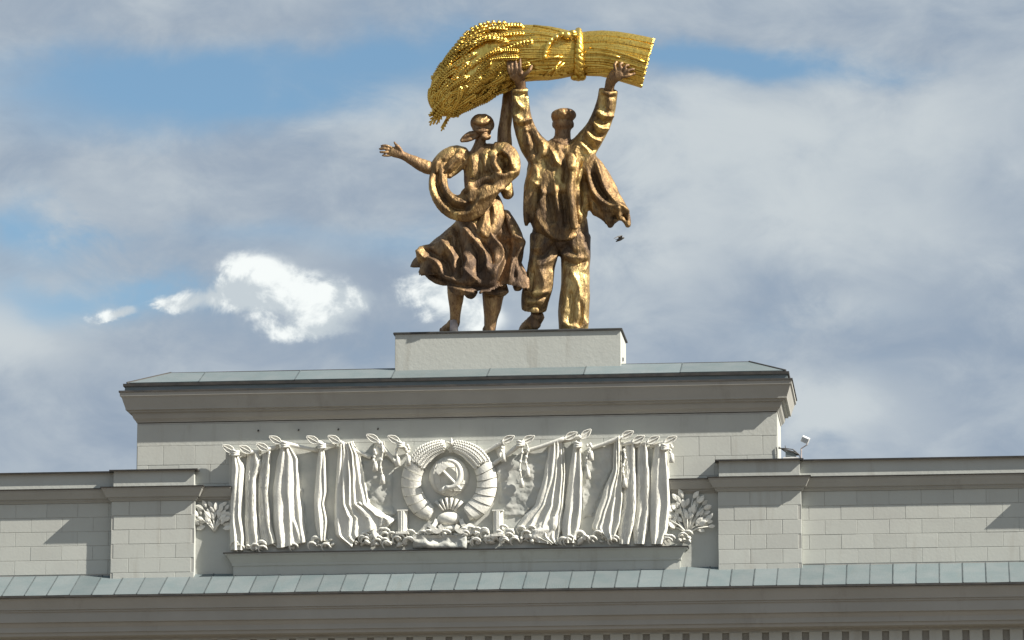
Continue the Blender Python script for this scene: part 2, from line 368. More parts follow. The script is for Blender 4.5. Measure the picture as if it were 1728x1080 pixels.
# rendered side faces of the attic
MB().box((AX1, .0, z_attic_bot), (AX1 + .012, DEPTH, z_corn_bot + .1)).build('attic_end_wall', M['plaster'], arch)
MB().box((AX0 - .012, .0, z_attic_bot), (AX0, DEPTH, z_corn_bot + .1)).build('attic_end_wall', M['plaster'], arch)
apath = [(AX0 - .012, DEPTH), (AX0 - .012, 0), (AX1 + .012, 0), (AX1 + .012, DEPTH)]
aloop = [(AX0 - .012, DEPTH), (AX0 - .012, 0), (AX1 + .012, 0), (AX1 + .012, DEPTH)]
ct = z_corn_top
prof = [(-.25, ct-.80), (.02, ct-.80), (.03, ct-.77), (.09, ct-.70), (.12, ct-.62), (.125, ct-.56), (.20, ct-.55), (.205, ct-.50), (.27, ct-.495),
        (.275, ct-.45), (.30, ct-.37), (.335, ct-.27), (.36, ct-.19), (.385, ct-.15), (.405, ct-.145), (.41, ct-.03), (-.25, ct-.03)]
cornice = MB().sweep(aloop, prof, closed=True).build('attic_cornice', M['cornice'], arch)
MB().sweep(aloop, [(-.2, ct-.028), (.418, ct-.028), (.425, ct-.045), (.435, ct-.045), (.432, ct+.0), (-.2, ct+.012)], closed=True).build('drip_edge', M['drip'], arch)
# low metal upstand and its gutter lip, then the hipped zinc roof
UP = -.10
MB().sweep(aloop, [(-.3, ct+.0), (.30, ct+.0), (.29, ct+.13), (-.3, ct+.13)], closed=True).build('roof_upstand', M['zinc'], arch)
MB().sweep(aloop, [(-.3, ct+.132), (.31, ct+.132), (.335, ct+.128), (.34, ct+.20), (-.3, ct+.205)], closed=True).build('roof_gutter', M['drip'], arch)
zr0 = ct + .212; EAVE = .26; RUN = 1.0; RISE = .44
rx0, rx1, ry0, ry1 = AX0 - EAVE, AX1 + EAVE, -EAVE, DEPTH + EAVE
ax0_, ax1_, ay0, ay1 = rx0 + RUN, rx1 - RUN, ry0 + RUN, ry1 - RUN
roof = MB().add([(rx0,ry0,zr0),(rx1,ry0,zr0),(rx1,ry1,zr0),(rx0,ry1,zr0),(ax0_,ay0,zr0+RISE),(ax1_,ay0,zr0+RISE),(ax1_,ay1,zr0+RISE),(ax0_,ay1,zr0+RISE)],
     [(0,1,5,4),(1,2,6,5),(2,3,7,6),(3,0,4,7),(4,5,6,7),(3,2,1,0)]).build('attic_roof', M['seam'], arch)
def panel(parent, quad, mat, lift=.012, name='metal_panel'):
    n = (quad[1]-quad[0]).cross(quad[3]-quad[0]).normalized(); quad = [q + Vector((0, 0, random.uniform(0, .010))) for q in quad]
    if n.z < 0: n = -n
    j = random.uniform(0, .006)
    top = [q + n*(lift + j) for q in quad]; bot = [q + n*.001 for q in quad]
    return MB().add([*bot, *top], [(3,2,1,0),(4,5,6,7),(0,1,5,4),(1,2,6,5),(2,3,7,6),(3,0,4,7)]).build(name, mat, parent)
def lerp(a, b, t): return a + (b - a) * t
seams = [rx0 + .0, X(335, 645, -.3)] + [X(p, 640, -.3) for p in (497, 660, 822, 985, 1148)] + [rx1]
for i in range(len(seams) - 1):
    a, b = seams[i] + .012, seams[i+1] - .012
    at_ = max(a, ax0_ + .02); bt = min(b, ax1_ - .02)
    if i == 0: bt = b
    e = .02
    zt_ = lambda y: zr0 + RISE * (y - ry0) / RUN
    if i == 0 and b < ax0_: continue
    panel(roof, [Vector((a, ry0 + e, zt_(ry0+e))), Vector((b, ry0 + e, zt_(ry0+e))), Vector((bt, ay0 - e, zt_(ay0-e))), Vector((at_, ay0 - e, zt_(ay0-e)))], M['zinc'])
    if i < len(seams) - 2:
        x = seams[i+1]
        MB().box((x - .012, 0, 0), (x + .012, 0, 0))
        s_ = MB().tube([(x, ry0, zr0 + .02), (x, ay0, zr0 + RISE + .02)], .018, 4).build('standing_seam', M['seam'], roof)
MB().tube([(rx1, ry0, zr0 + .02), (ax1_, ay0, zr0 + RISE + .02)], .03, 6).build('hip_ridge', M['drip'], roof)
MB().tube([(rx0, ry0, zr0 + .02), (ax0_, ay0, zr0 + RISE + .02)], .03, 6).build('hip_ridge', M['drip'], roof)
MB().tube([(ax0_, ay0, zr0 + RISE + .012), (ax1_, ay0, zr0 + RISE + .012)], .02, 6).build('ridge_cap', M['drip'], roof)
for q in ([(rx1, ry0 + .02), (rx1, ry1 - .02), (ax1_, ay1 - .02), (ax1_, ay0 + .02)],):
    panel(roof, [Vector((q[0][0], q[0][1], zr0)), Vector((q[1][0], q[1][1], zr0)), Vector((q[2][0], q[2][1], zr0 + RISE)), Vector((q[3][0], q[3][1], zr0 + RISE))], M['zinc'])

# pedestal of the figures
PY0, PY1 = .55, 2.35
z_ped = (Z(667, 563, PY0) + Z(1048, 555.5, PY0)) / 2
QX0, QX1 = X(666.5, 600, PY0), X(1047.5, 600, PY0)
ped = MB().box((QX0, PY0, zr0 + .2), (QX1, PY1, z_ped - .02)).build('statue_pedestal', M['plaster'], arch, bevel=.01)
MB().box((QX0 - .045, PY0 - .045, z_ped - .02), (QX1 + .045, PY1 + .045, z_ped + .02)).build('pedestal_capping', M['drip'], ped)
MB().box((QX0 - .03, PY0 - .03, z_ped + .02), (QX1 + .03, PY1 + .03, z_ped + .03)).build('zinc_sheet', M['zinc'], ped)
MB().box((QX1 + .001, PY0 + .55, z_ped - .75), (QX1 + .03, PY0 + .63, z_ped - .66)).build('wall_hook', M['black'], ped)

# wings: backing wall, blocks, pilasters, string moulding, parapet
wing_l = MB().box((EX0, 0.0, z_ledge_top - .2), (AX0 - .02, DEPTH, z_mould_top)).build('wing_wall', M['joint'], arch)
wing = MB().box((AX1 + .02, 0.0, z_ledge_top - .2), (EX1, DEPTH, z_mould_top)).build('wing_wall', M['joint'], arch)
VX0, VX1 = X(-60, 900), X(1790, 900)
blocks(wing_l, VX0, LP0, z_ledge_top - .02, z_mould_bot, 0.0, .35)
blocks(wing, RP1, FR0, z_ledge_top - .02, z_mould_bot, 0.0, .28)
pils = []
for a, b in ((LP0, LP1), (RP0, RP1), (FR0, FR1), (FL0, FL1)):
    p = MB().box((a + .012, -P_PIL + .0, z_ledge_top - .3), (b - .012, .2, z_mould_top)).build('pilaster', M['joint'], arch); pils.append(p)
    for s_ in (a, b - .012): MB().box((s_, -P_PIL - .004, z_ledge_top - .3), (s_ + .012, -.001, z_mould_bot)).build('pilaster_return', M['plaster'], p)
    if a < 13: blocks(p, a - .006, b + .006, z_ledge_top - .16, z_mould_bot, -P_PIL, .42 if a < 0 else .0)
    MB().box((a - .01, -P_PIL - .05, z_ledge_top - .3), (b + .01, 0.01, z_ledge_top - .16)).build('pilaster_foot', M['plaster'], p)
mt, mb = z_mould_top, z_mould_bot
mprof = [(-.1, mb), (.03, mb), (.05, mb+.03), (.08, mb+.05), (.08, mb+.09), (.13, mb+.10), (.17, mb+.19), (.215, mb+.27), (.22, mb+.30), (.24, mb+.305), (.24, mt-.02), (-.1, mt-.02)]
dprof = [(-.1, mt-.018), (.25, mt-.018), (.262, mt-.03), (.268, mt+.0), (-.1, mt+.02)]
SX0, SX1 = X(392, 830), X(1128, 830)
lw = [(EX0, 0), (FL0, 0), (FL0, -P_PIL), (FL1, -P_PIL), (FL1, 0), (LP0, 0), (LP0, -P_PIL), (LP1, -P_PIL), (LP1, 0), (SX0, 0)]
rw = [(SX1, 0), (RP0, 0), (RP0, -P_PIL), (RP1, -P_PIL), (RP1, 0), (FR0, 0), (FR0, -P_PIL), (FR1, -P_PIL), (FR1, 0), (EX1, 0)]
for w_ in (lw, rw):
    MB().sweep(w_, mprof).build('string_moulding', M['cornice'], arch)
    MB().sweep(w_, dprof).build('moulding_flashing', M['drip'], arch)
zp = z_par_top
def parapet(path):
    MB().sweep(path, [(-.5, mt+.0), (.0, mt+.0), (.0, zp-.03), (-.5, zp-.03)]).build('parapet', M['plaster'], arch)
    MB().sweep(path, [(-.55, zp-.028), (.085, zp-.028), (.10, zp-.045), (.106, zp+.0), (-.55, zp+.03)]).build('parapet_coping', M['drip'], arch)
    return
pl = [(EX0, 0), (FL0, 0), (FL0, -P_PIL), (FL1, -P_PIL), (FL1, 0), (LP0 + .04, 0), (LP0 + .04, -P_PIL), (LP1 - .03, -P_PIL), (LP1 - .03, 0.3)]
pr = [(RP0 + .03, .3), (RP0 + .03, -P_PIL), (RP1 - .03, -P_PIL), (RP1 - .03, -.0), (FR0, 0), (FR0, -P_PIL), (FR1, -P_PIL), (FR1, 0), (EX1, 0)]
parapet(pl); parapet(pr)
MB().box((AX1 + .02, .45, mt + .05), (EX1, DEPTH, zp - .1)).build('wing_roof', M['zinc'], arch); MB().box((EX0, .45, mt + .05), (AX0 - .02, DEPTH, zp - .1)).build('wing_roof', M['zinc'], arch)

# sloping zinc ledge on the main cornice
LD = 1.35
ledge = MB().add([(EX0,-LD,z_ledge_low),(EX1,-LD,z_ledge_low),(EX1,.1,z_ledge_top+.0),(EX0,.1,z_ledge_top),(EX0,-LD,z_ledge_low-.03),(EX1,-LD,z_ledge_low-.03),(EX1,.1,z_ledge_low-.03),(EX0,.1,z_ledge_low-.03)],
     [(0,1,2,3),(7,6,5,4),(0,4,5,1),(1,5,6,2),(2,6,7,3),(3,7,4,0)]).build('cornice_ledge', M['seam'], arch)
x = X(4, 1000, -LD) - .594 * 8
while x < X(1728, 990, -LD) + 3.0:
    sl_ = (z_ledge_top - z_ledge_low) / (LD + .1)
    panel(ledge, [Vector((x + .012, -LD - .02, z_ledge_low - .02*sl_)), Vector((x + .582, -LD - .02, z_ledge_low - .02*sl_)), Vector((x + .582, .0, z_ledge_low + LD*sl_)), Vector((x + .012, .0, z_ledge_low + LD*sl_))], M['zinc'])
    MB().tube([(x, -LD - .02, z_ledge_low + .014), (x, .0, z_ledge_low + LD*sl_ + .022)], .017, 4).build('standing_seam', M['seam'], ledge)
    x += .594
MB().box((EX0, -LD - .05, z_ledge_low - .05), (EX1, -LD - .005, z_ledge_low + .003)).build('ledge_drip', M['drip'], ledge)

# main cornice under the ledge, and the dentil frieze
c0 = z_ledge_low - .052
def course(prof, name, mat=M['cornice']): return MB().sweep([(EX0, 0), (EX1, 0)], prof).build(name, mat, arch)
course([(.2, c0-.30), (1.24, c0-.30), (1.245, c0-.26), (1.27, c0-.18), (1.31, c0-.06), (1.33, c0-.04), (1.33, c0), (.2, c0)], 'main_cornice')
course([(.2, c0-.62), (1.16, c0-.62), (1.165, c0-.36), (1.20, c0-.35), (1.20, c0-.302), (.2, c0-.302)], 'corona')
course([(.2, c0-.87), (1.04, c0-.87), (1.045, c0-.74), (1.09, c0-.66), (1.10, c0-.622), (.2, c0-.622)], 'bed_moulding')
course([(.2, c0-1.02), (.62, c0-1.02), (.62, c0-.98), (.98, c0-.96), (1.0, c0-.872), (.2, c0-.872)], 'soffit_band')
dz1 = c0 - 1.055; dz0 = dz1 - .62
course([(.2, dz0-.1), (.50, dz0-.1), (.50, dz1+.035), (.2, dz1+.035)], 'frieze_ground', M['cornice'])
course([(.2, dz1), (.60, dz1), (.60, dz1+.034), (.2, dz1+.034)], 'frieze_fillet', M['plaster'])
den = MB()
dw, pitch = .33, .513
me = MB().box((-dw/2, -.62, dz0), (dw/2, -.49, dz1 - .001)).mesh('dentil'); me.materials.append(M['plaster'])
frz = MB().box((EX0, -.485, dz0-.6), (EX1, -.3, dz0-.1)).build('frieze', M['plaster'], arch)
x = X(1124 - 33.2*0.5, 1070, -.6) - pitch * 40
while x < X(1728, 1070, -.6) + 2:
    if x > X(0, 1070, -.6) - 1.5:
        o = bpy.data.objects.new('dentil', me); COL.objects.link(o); o.parent = frz; o.location = (x, 0, 0)
    x += pitch
# body of the gate below the picture: entablature and piers down to the ground
zb = dz0 - .6
MB().box((EX0 + .4, -.3, zb - 2.6), (EX1 - .4, 4.5, zb)).box((EX0, 0, zb), (EX1, DEPTH + 2, z_ledge_low - .2)).build('entablature', M['plaster'], arch)
for px_ in (-22.5, -15.5, -8.4, 8.8, 15.9, 22.9):
    MB().box((px_ - 1.5, -.2, 0), (px_ + 1.5, 4.2, zb - 2.6)).box((px_ - 1.8, -.5, 0), (px_ + 1.8, 4.5, 1.2)).build('pier', M['plaster'], arch)

# shelf that carries the relief
HX0, HX1 = X(377, 930, -.38), X(1161, 915, -.38)
zs = (Z(376, 935, -.38) + Z(1162, 918, -.38)) / 2
inset = .20
spath = [(HX0 + .33, 0.05), (HX0 + .33, -.05), (HX1 - .33, -.05), (HX1 - .33, 0.05)]
shelf = MB().sweep(spath, [(-.2, z_ledge_top - .12), (.10, z_ledge_top - .12), (.10, zs-.34), (.13, zs-.33), (.14, zs-.27), (.20, zs-.17), (.25, zs-.09), (.26, zs-.065), (.31, zs-.06), (.31, zs-.02), (-.2, zs-.02)]).build('relief_shelf', M['plaster'], arch)
MB().sweep(spath, [(-.2, zs-.018), (.325, zs-.018), (.335, zs-.03), (.34, zs+.0), (-.2, zs+.02)]).build('shelf_flashing', M['drip'], shelf)
BX0, BX1 = X(386, 850), X(1131, 850)
grd = MB().box((BX0, -.035, zs), (BX1, .1, Z(760, 752))).build('relief_panel', M['relief_ground'], arch)
# iron pins left in the wall
for px_, py_, Y_ in ((436,726,-.014),(504,725,-.014),(571,724,-.014),(638,723,-.014),(447,963,-.06),(592,961,-.06),(662,958,-.06),(730,956,-.06),(796,954,-.06),(862,952,-.06),(995,949,-.06),(1062,947,-.06),(1130,946,-.06)):
    q = at(px_, py_, Y_); MB().tube([q, q + Vector((0, -.05, -.03))], .022, 6).build('iron_pin', M['black'], arch)
print('BLOCKS', n_blocks)

# ------------------------------------------------------------------ relief: banners, emblem, fruit, laurel
RY = -.035                                       # face of the relief panel
def rp(px, py, d):
    """relief point: d metres in front of the wall"""
    return at(px, py, RY - d)
def poly_at(pl, y):
    """x on a polyline of (x, y) by y, smoothed"""
    if y <= pl[0][1]: return pl[0][0]
    for (xa, ya), (xb, yb) in zip(pl, pl[1:]):
        if y <= yb:
            t = (y - ya) / max(1e-6, yb - ya); t = t*t*(3-2*t)*.5 + t*.5
            return xa + (xb - xa) * t
    return pl[-1][0]
def drape(left, right, folds, depth=.20, base=.03, sway=0., seed=1, lean=0., rough=0.004, hem=0.0, nu=40, nv=46):
    """a hanging cloth in relief: left and right edges are polylines in the picture; folds = [(u0, u1, width, amp)] ridges that run from u0 at the top to u1 at the foot"""
    rnd = random.Random(seed)
    y0 = min(left[0][1], right[0][1]); ph = rnd.uniform(0, 6)
    ya, yb = (left[0][1], right[0][1]), (left[-1][1], right[-1][1])
    grid = []
    for j in range(nv + 1):
        v = j / nv; row = []
        for i in range(nu + 1):
            u = i / nu
            yt = ya[0] + (ya[1]-ya[0])*u; yl = yb[0] + (yb[1]-yb[0])*u + hem*math.sin(u*9 + ph)
            y = yt + (yl - yt) * v
            xl, xr = poly_at(left, y), poly_at(right, y)
            wob = 1.0*math.sin(v*7 + ph + u*3) * sway
            x = xl + (xr - xl) * u + wob
            h = 0.
            for k, (u0, u1, wd, am) in enumerate(folds):
                uc = u0 + (u1 - u0)*v**1.3 + .035*math.sin(v*5.5 + k*2.1 + ph)*(.3 + v)
                ww = wd*(.8 + .35*math.sin(v*4 + k))
                q = (u - uc)/ww; q = q*1.7 if q < 0 else q*.40*(1 + .25*math.sin(v*9 + k*2.3))
                h = max(h, am*(1.0/(1 + (abs(q)*1.15)**2.4)) * (.78 + .22*math.sin(v*7 + k*1.7 + ph) + .08*math.sin(v*19 + k)))
            edge = min(1, u/.06, (1-u)/.06); edge = max(0, edge)**.5
            bulge = (1 - (2*u-1)**2)**.5 if 0 < u < 1 else 0
            d = base*edge + depth*(.30*bulge + h)*(.45 + .55*edge) + lean*v*edge
            d += rnd.uniform(-rough, rough)
            row.append(rp(x, y, max(.004, d)))
        grid.append(row)
    vs = [p for r in grid for p in r]; fs = []
    n = nu + 1
    for j in range(nv):
        for i in range(nu): a = j*n + i; fs.append((a, a+n, a+n+1, a+1))
    # close it onto the wall
    ring = [j*n for j in range(nv+1)] + [nv*n + i for i in range(1, n)] + [j*n + nu for j in range(nv-1, -1, -1)] + [i for i in range(nu-1, 0, -1)]
    k = len(vs)
    for r in ring: p = Vector(vs[r]); vs.append(Vector((p.x, RY + .01, p.z)))
    m_ = len(ring)
    for q in range(m_): fs.append((ring[q], ring[(q+1) % m_], k + (q+1) % m_, k + q))
    return MB().add(vs, fs)
def spear(px, py, side, d=.22, s=1.0, tilt=0.):
    """leaf-shaped open spear head of a flagstaff pointing up and outwards"""
    a = math.radians(205 - tilt) if side < 0 else math.radians(-25 + tilt)
    ux, uy = math.cos(a), math.sin(a)        # picture: y down, so negative goes up
    ux, uy = (-math.cos(math.radians(28 + tilt)), -math.sin(math.radians(28 + tilt))) if side < 0 else (math.cos(math.radians(28 + tilt)), -math.sin(math.radians(28 + tilt)))
    vx, vy = -uy, ux
    def P(l, w, dd): return rp(px + (ux*l + vx*w)*s, py + (uy*l + vy*w)*s, dd)
    out = MB()
    prof = [(-12, 1.5), (-6, 5.2), (0, 5.8), (6, 3.6), (11, .5)]
    rim = [P(l, w, d) for l, w in prof] + [P(l, -w, d) for l, w in reversed(prof)]
    out.tube(rim + [rim[0]], .017*s, 6)
    flat = [P(l, w*.9, d - .008) for l, w in prof] + [P(l, -w*.9, d - .008) for l, w in reversed(prof)]
    back = [q + Vector((0, .05, 0)) for q in flat]; nn = len(flat)
    out.add(flat + back, [tuple(range(nn)), tuple(reversed(range(nn, 2*nn)))] + [(i, (i+1) % nn, nn+(i+1) % nn, nn+i) for i in range(nn)])
    out.tube([P(-11, 0, d+.01), P(9, 0, d+.01)], .014*s, 5)
    return out
def flagstaff(ax, ay, bx, by, parent, w=4.2, d0=.18, d1=.06):
    n = 7; pts = [rp(ax + (bx-ax)*i/n, ay + (by-ay)*i/n + math.sin(math.pi*i/n)*1.0, d0 + (d1-d0)*i/n) for i in range(n+1)]
    return MB().tube(pts, [w/64*(.9 + .1*math.sin(i)) for i in range(n+1)], 10).build('flagstaff', M['stucco'], parent, True)
def tassel(px, py, l, parent, d=.2, sway=2):
    m_ = MB(); pts = [rp(px + sway*math.sin(i*.9), py + l*i/8, d) for i in range(9)]
    m_.tube(pts, .022, 6)
    for i in range(0, 8, 2): m_.ell(pts[i], (.04, .04, .05), 8, 5)
    m_.tube([pts[-1] + Vector((0, 0, .05)), pts[-1] + Vector((0, 0, -.02)), pts[-1] - Vector((0, 0, .20))], [.03, .055, .075], 8)
    return m_.build('tassel', M['stucco'], parent, True)
def knot(px, py, parent, d=.24, s=1.0):
    m_ = MB()
    for k in range(3):
        c = rp(px, py + k*3*s, d); pts = [c + Vector((math.cos(a)*.085*s, math.sin(a)*.07*s, .02*math.sin(a*2 + k))) for a in [i*math.pi/6 for i in range(13)]]
        m_.tube(pts, .032*s, 6)
    return m_.build('knot', M['stucco'], parent, True)
def banner(label, fin, side, left=None, right=None, folds=(), pole=None, knot_at=None, tassels=(), second=None, **kw):
    tilt = kw.pop('tilt', 0)
    base = rp(fin[0], 925, .1)
    b = empty('relief_banner', base); tag(b, label, 'banner', 'stucco banners of the relief')
    if left: drape(left, right, folds, **kw).build('cloth', M['stucco'], b, angle=50)
    if second: drape(second[0], second[1], second[2], **second[3]).build('cloth', M['stucco'], b, angle=50)
    spear(fin[0], fin[1], side, tilt=tilt).build('spear_head', M['stucco'], b, angle=40)
    if pole: flagstaff(fin[0] - side*8, fin[1] + 4, pole[0], pole[1], b)
    if knot_at: knot(knot_at[0], knot_at[1], b)
    for t in tassels: tassel(*t, b)
    return b
# left half, from the outside in
banner('stucco banner at the far left of the relief, knotted near its spear head', (385, 757), -1,
       [(393, 762), (391, 790), (389, 840), (387, 880), (389, 928)], [(402, 762), (413, 790), (410, 830), (408, 870), (413, 905), (411, 928)],
       [(.25, .30, .13, .62), (.60, .75, .13, .55), (.92, .15, .10, .3)], pole=(415, 768), knot_at=(397, 762), depth=.24, base=.07, seed=3)
banner('second narrow stucco banner from the left, with a ragged straight edge', (413, 758), -1,
       [(418, 764), (414, 800), (413, 850), (412, 890), (415, 926)], [(437, 763), (442, 785), (432, 810), (433, 860), (442, 926)],
       [(.66, .62, .13, .55), (.25, .3, .10, .12)], pole=(440, 762), depth=.22, base=.06, seed=5, sway=.5, rough=.012)
banner('third stucco banner from the left, the thinnest, swelling at the foot', (442, 754), -1,
       [(442, 766), (437, 800), (436, 850), (436, 890), (441, 924)], [(458, 760), (456, 790), (452, 830), (457, 875), (466, 915)],
       [(.74, .70, .15, .55), (.3, .4, .10, .12)], pole=(470, 752), depth=.22, base=.06, seed=7, sway=.4, rough=.012)
banner('fourth stucco banner from the left, bunched under a large bow, folds sweeping to the right', (464, 742), -1,
       [(474, 752), (466, 780), (460, 830), (460, 880), (466, 926)], [(490, 752), (503, 775), (506, 830), (512, 870), (516, 900), (517, 914)],
       [(.22, .12, .10, .62), (.55, .50, .09, .60), (.88, .88, .10, .45), (.3, .75, .06, .3)], pole=(538, 760), knot_at=(481, 748), depth=.25, base=.06, seed=9)
banner('fifth stucco banner from the left, narrow with a twisted tail', (527, 742), -1,
       [(539, 748), (534, 790), (530, 840), (531, 880), (537, 912)], [(547, 748), (550, 780), (551, 830), (547, 850), (553, 880), (549, 912)],
       [(.35, .3, .17, .6), (.75, .85, .14, .5)], pole=(568, 752), knot_at=(543, 750), depth=.24, base=.06, seed=11)
banner('sixth and widest stucco banner of the left half, folds fanning out towards the emblem', (563, 741), -1,
       [(572, 750), (568, 790), (565, 840), (564, 880), (566, 902), (590, 924)], [(596, 744), (609, 770), (617, 810), (625, 850), (650, 868), (667, 874)],
       [(.10, .02, .05, .62), (.27, .18, .05, .62), (.45, .36, .045, .6), (.62, .55, .045, .58), (.80, .74, .045, .5), (.95, .93, .045, .4)], pole=(626, 772),
       depth=.24, base=.06, seed=13, nu=80, nv=60, hem=1.2,
       second=([(590, 850), (612, 895), (625, 924)], [(610, 846), (650, 868), (668, 876)], [(.3, .3, .12, .5), (.7, .75, .12, .5)], dict(depth=.22, base=.08, seed=14, nv=24)))
banner('rolled stucco banner left of the emblem, with one hanging tassel', (628, 739), -1, [(634, 744), (630, 756), (628, 778)], [(648, 744), (652, 762), (640, 790)],
       [(.3, .3, .2, .5), (.75, .6, .16, .4)], pole=(672, 784), tassels=((644, 748, 56), (632, 760, 22)), depth=.16, base=.05, seed=15, nv=20)
banner('stucco banner head nearest the emblem on its left side, tied with a small knot', (664, 741), -1, pole=(690, 764), knot_at=(676, 748), tassels=((670, 744, 30), (688, 752, 20)))
# right half, from the emblem out
banner('stucco banner head nearest the emblem on its right side, with a short looped cord', (858, 741), 1, [(832, 752), (838, 764), (842, 776)], [(846, 744), (852, 756), (850, 770)],
       [(.4, .4, .2, .4)], pole=(812, 766), tassels=((848, 744, 22),), depth=.14, base=.04, seed=21, nv=20)
banner('rolled stucco banner right of the emblem, with two long hanging tassels', (892, 741), 1, pole=(828, 786), knot_at=(878, 746), tassels=((879, 748, 62), (889, 750, 42)))
banner('widest stucco banner of the right half, folds fanning down towards the emblem', (964, 735), 1,
       [(926, 752), (918, 800), (903, 850), (880, 876), (872, 888), (890, 905), (925, 918)], [(951, 738), (954, 800), (952, 850), (948, 890), (941, 918)],
       [(.12, .10, .05, .35), (.35, .30, .045, .45), (.58, .52, .05, .5), (.80, .80, .05, .55), (.96, .95, .05, .62)], pole=(884, 762), depth=.22, base=.05, seed=23, nu=80, nv=60, hem=1.2,
       second=([(893, 890), (880, 906), (900, 914)], [(944, 868), (942, 890), (930, 918)], [(.35, .3, .15, .5), (.8, .8, .12, .5)], dict(depth=.2, base=.08, seed=24, nv=24)))
banner('narrow stucco banner under the tallest upright spear head of the right half', (989, 732), 1,
       [(968, 745), (960, 800), (953, 850), (946, 890), (950, 916)], [(980, 740), (983, 800), (982, 850), (979, 885), (970, 916)],
       [(.30, .35, .10, .45), (.85, .82, .14, .62)], pole=(952, 744), knot_at=(975, 748), tassels=((991, 752, 44), (996, 750, 14)), depth=.24, base=.06, seed=25, tilt=14)
banner('large stucco banner right of centre with cloth stretched up to its spear head', (1059, 733), 1,
       [(1036, 738), (1034, 790), (1018, 830), (1004, 872), (998, 890), (1022, 912)], [(1048, 735), (1050, 790), (1051, 840), (1047, 880), (1036, 912)],
       [(.12, .12, .06, .42), (.34, .34, .06, .5), (.62, .62, .07, .5), (.92, .90, .08, .62)], pole=(992, 758), tassels=((1053, 760, 50),), depth=.24, base=.06, seed=27, nu=70, hem=1)
banner('stucco banner third from the right end, its edge notched like rope', (1078, 741), 1,
       [(1054, 748), (1051, 800), (1050, 850), (1042, 890), (1044, 918)], [(1071, 744), (1074, 800), (1074, 850), (1071, 880), (1062, 918)],
       [(.78, .80, .17, .6), (.2, .3, .12, .2)], pole=(1048, 750), depth=.22, base=.06, seed=29, rough=.010)
banner('stucco banner second from the right end, with a narrow rope-like edge', (1103, 742), 1,
       [(1076, 748), (1074, 800), (1074, 850), (1067, 890), (1070, 918)], [(1092, 745), (1096, 800), (1097, 860), (1094, 890), (1088, 918)],
       [(.80, .78, .16, .6), (.25, .3, .12, .2)], pole=(1072, 752), depth=.22, base=.06, seed=31, rough=.010)
banner('stucco banner at the far right end of the relief, flaring at the foot', (1132, 742), 1,
       [(1104, 752), (1097, 800), (1095, 860), (1096, 890), (1099, 918)], [(1124, 746), (1129, 800), (1131, 850), (1128, 890), (1119, 918)],
       [(.40, .25, .09, .4), (.86, .84, .14, .65)], pole=(1098, 752), knot_at=(1122, 752), tassels=((1132, 750, 18),), depth=.25, base=.08, seed=33)
# rough infill of the ground between the banners
def infill(poly, seed, name='rough_infill', d0=.035, am=.045, par=None):
    bm = bmesh.new(); rnd = random.Random(seed)
    xs = [p[0] for p in poly]; ys = [p[1] for p in poly]
    n = 34; V = {}
    def inside(x, y):
        c = False; j = len(poly) - 1
        for i in range(len(poly)):
            if (poly[i][1] > y) != (poly[j][1] > y) and x < (poly[j][0]-poly[i][0])*(y-poly[i][1])/(poly[j][1]-poly[i][1]) + poly[i][0]: c = not c
            j = i
        return c
    from mathutils import noise as mn
    st = 3.0; vs = []; idx = {}; fs = []
    nx = int((max(xs)-min(xs))/st) + 1; ny = int((max(ys)-min(ys))/st) + 1
    for j in range(ny + 1):
        for i in range(nx + 1):
            x, y = min(xs) + i*st, min(ys) + j*st
            ins = inside(x, y)
            d = (d0 + am*mn.fractal(Vector((x*.035, y*.05, seed)), 0.8, 2.1, 5) + .02*mn.noise(Vector((x*.3, y*.3, seed)))) if ins else -.03
            idx[(i, j)] = len(vs); vs.append(rp(x + rnd.uniform(-.6, .6), y + rnd.uniform(-.6, .6), max(d, .012) if ins else -.03))
    for j in range(ny):
        for i in range(nx): fs.append((idx[(i,j)], idx[(i,j+1)], idx[(i+1,j+1)], idx[(i+1,j)]))
    return MB().add(vs, fs).build(name, M['relief_ground'], par or grd, True)
infill([(612, 780), (640, 770), (672, 784), (664, 800), (662, 850), (668, 870), (640, 866), (622, 850), (610, 810)], 1)
infill([(836, 785), (870, 765), (905, 770), (925, 762), (922, 800), (905, 850), (880, 872), (838, 870), (845, 830)], 2)
infill([(986, 765), (1010, 752), (1034, 745), (1034, 790), (1015, 830), (1000, 872), (984, 875), (984, 820)], 3)
infill([(495, 772), (505, 790), (512, 840), (520, 900), (505, 880), (498, 830)], 4)

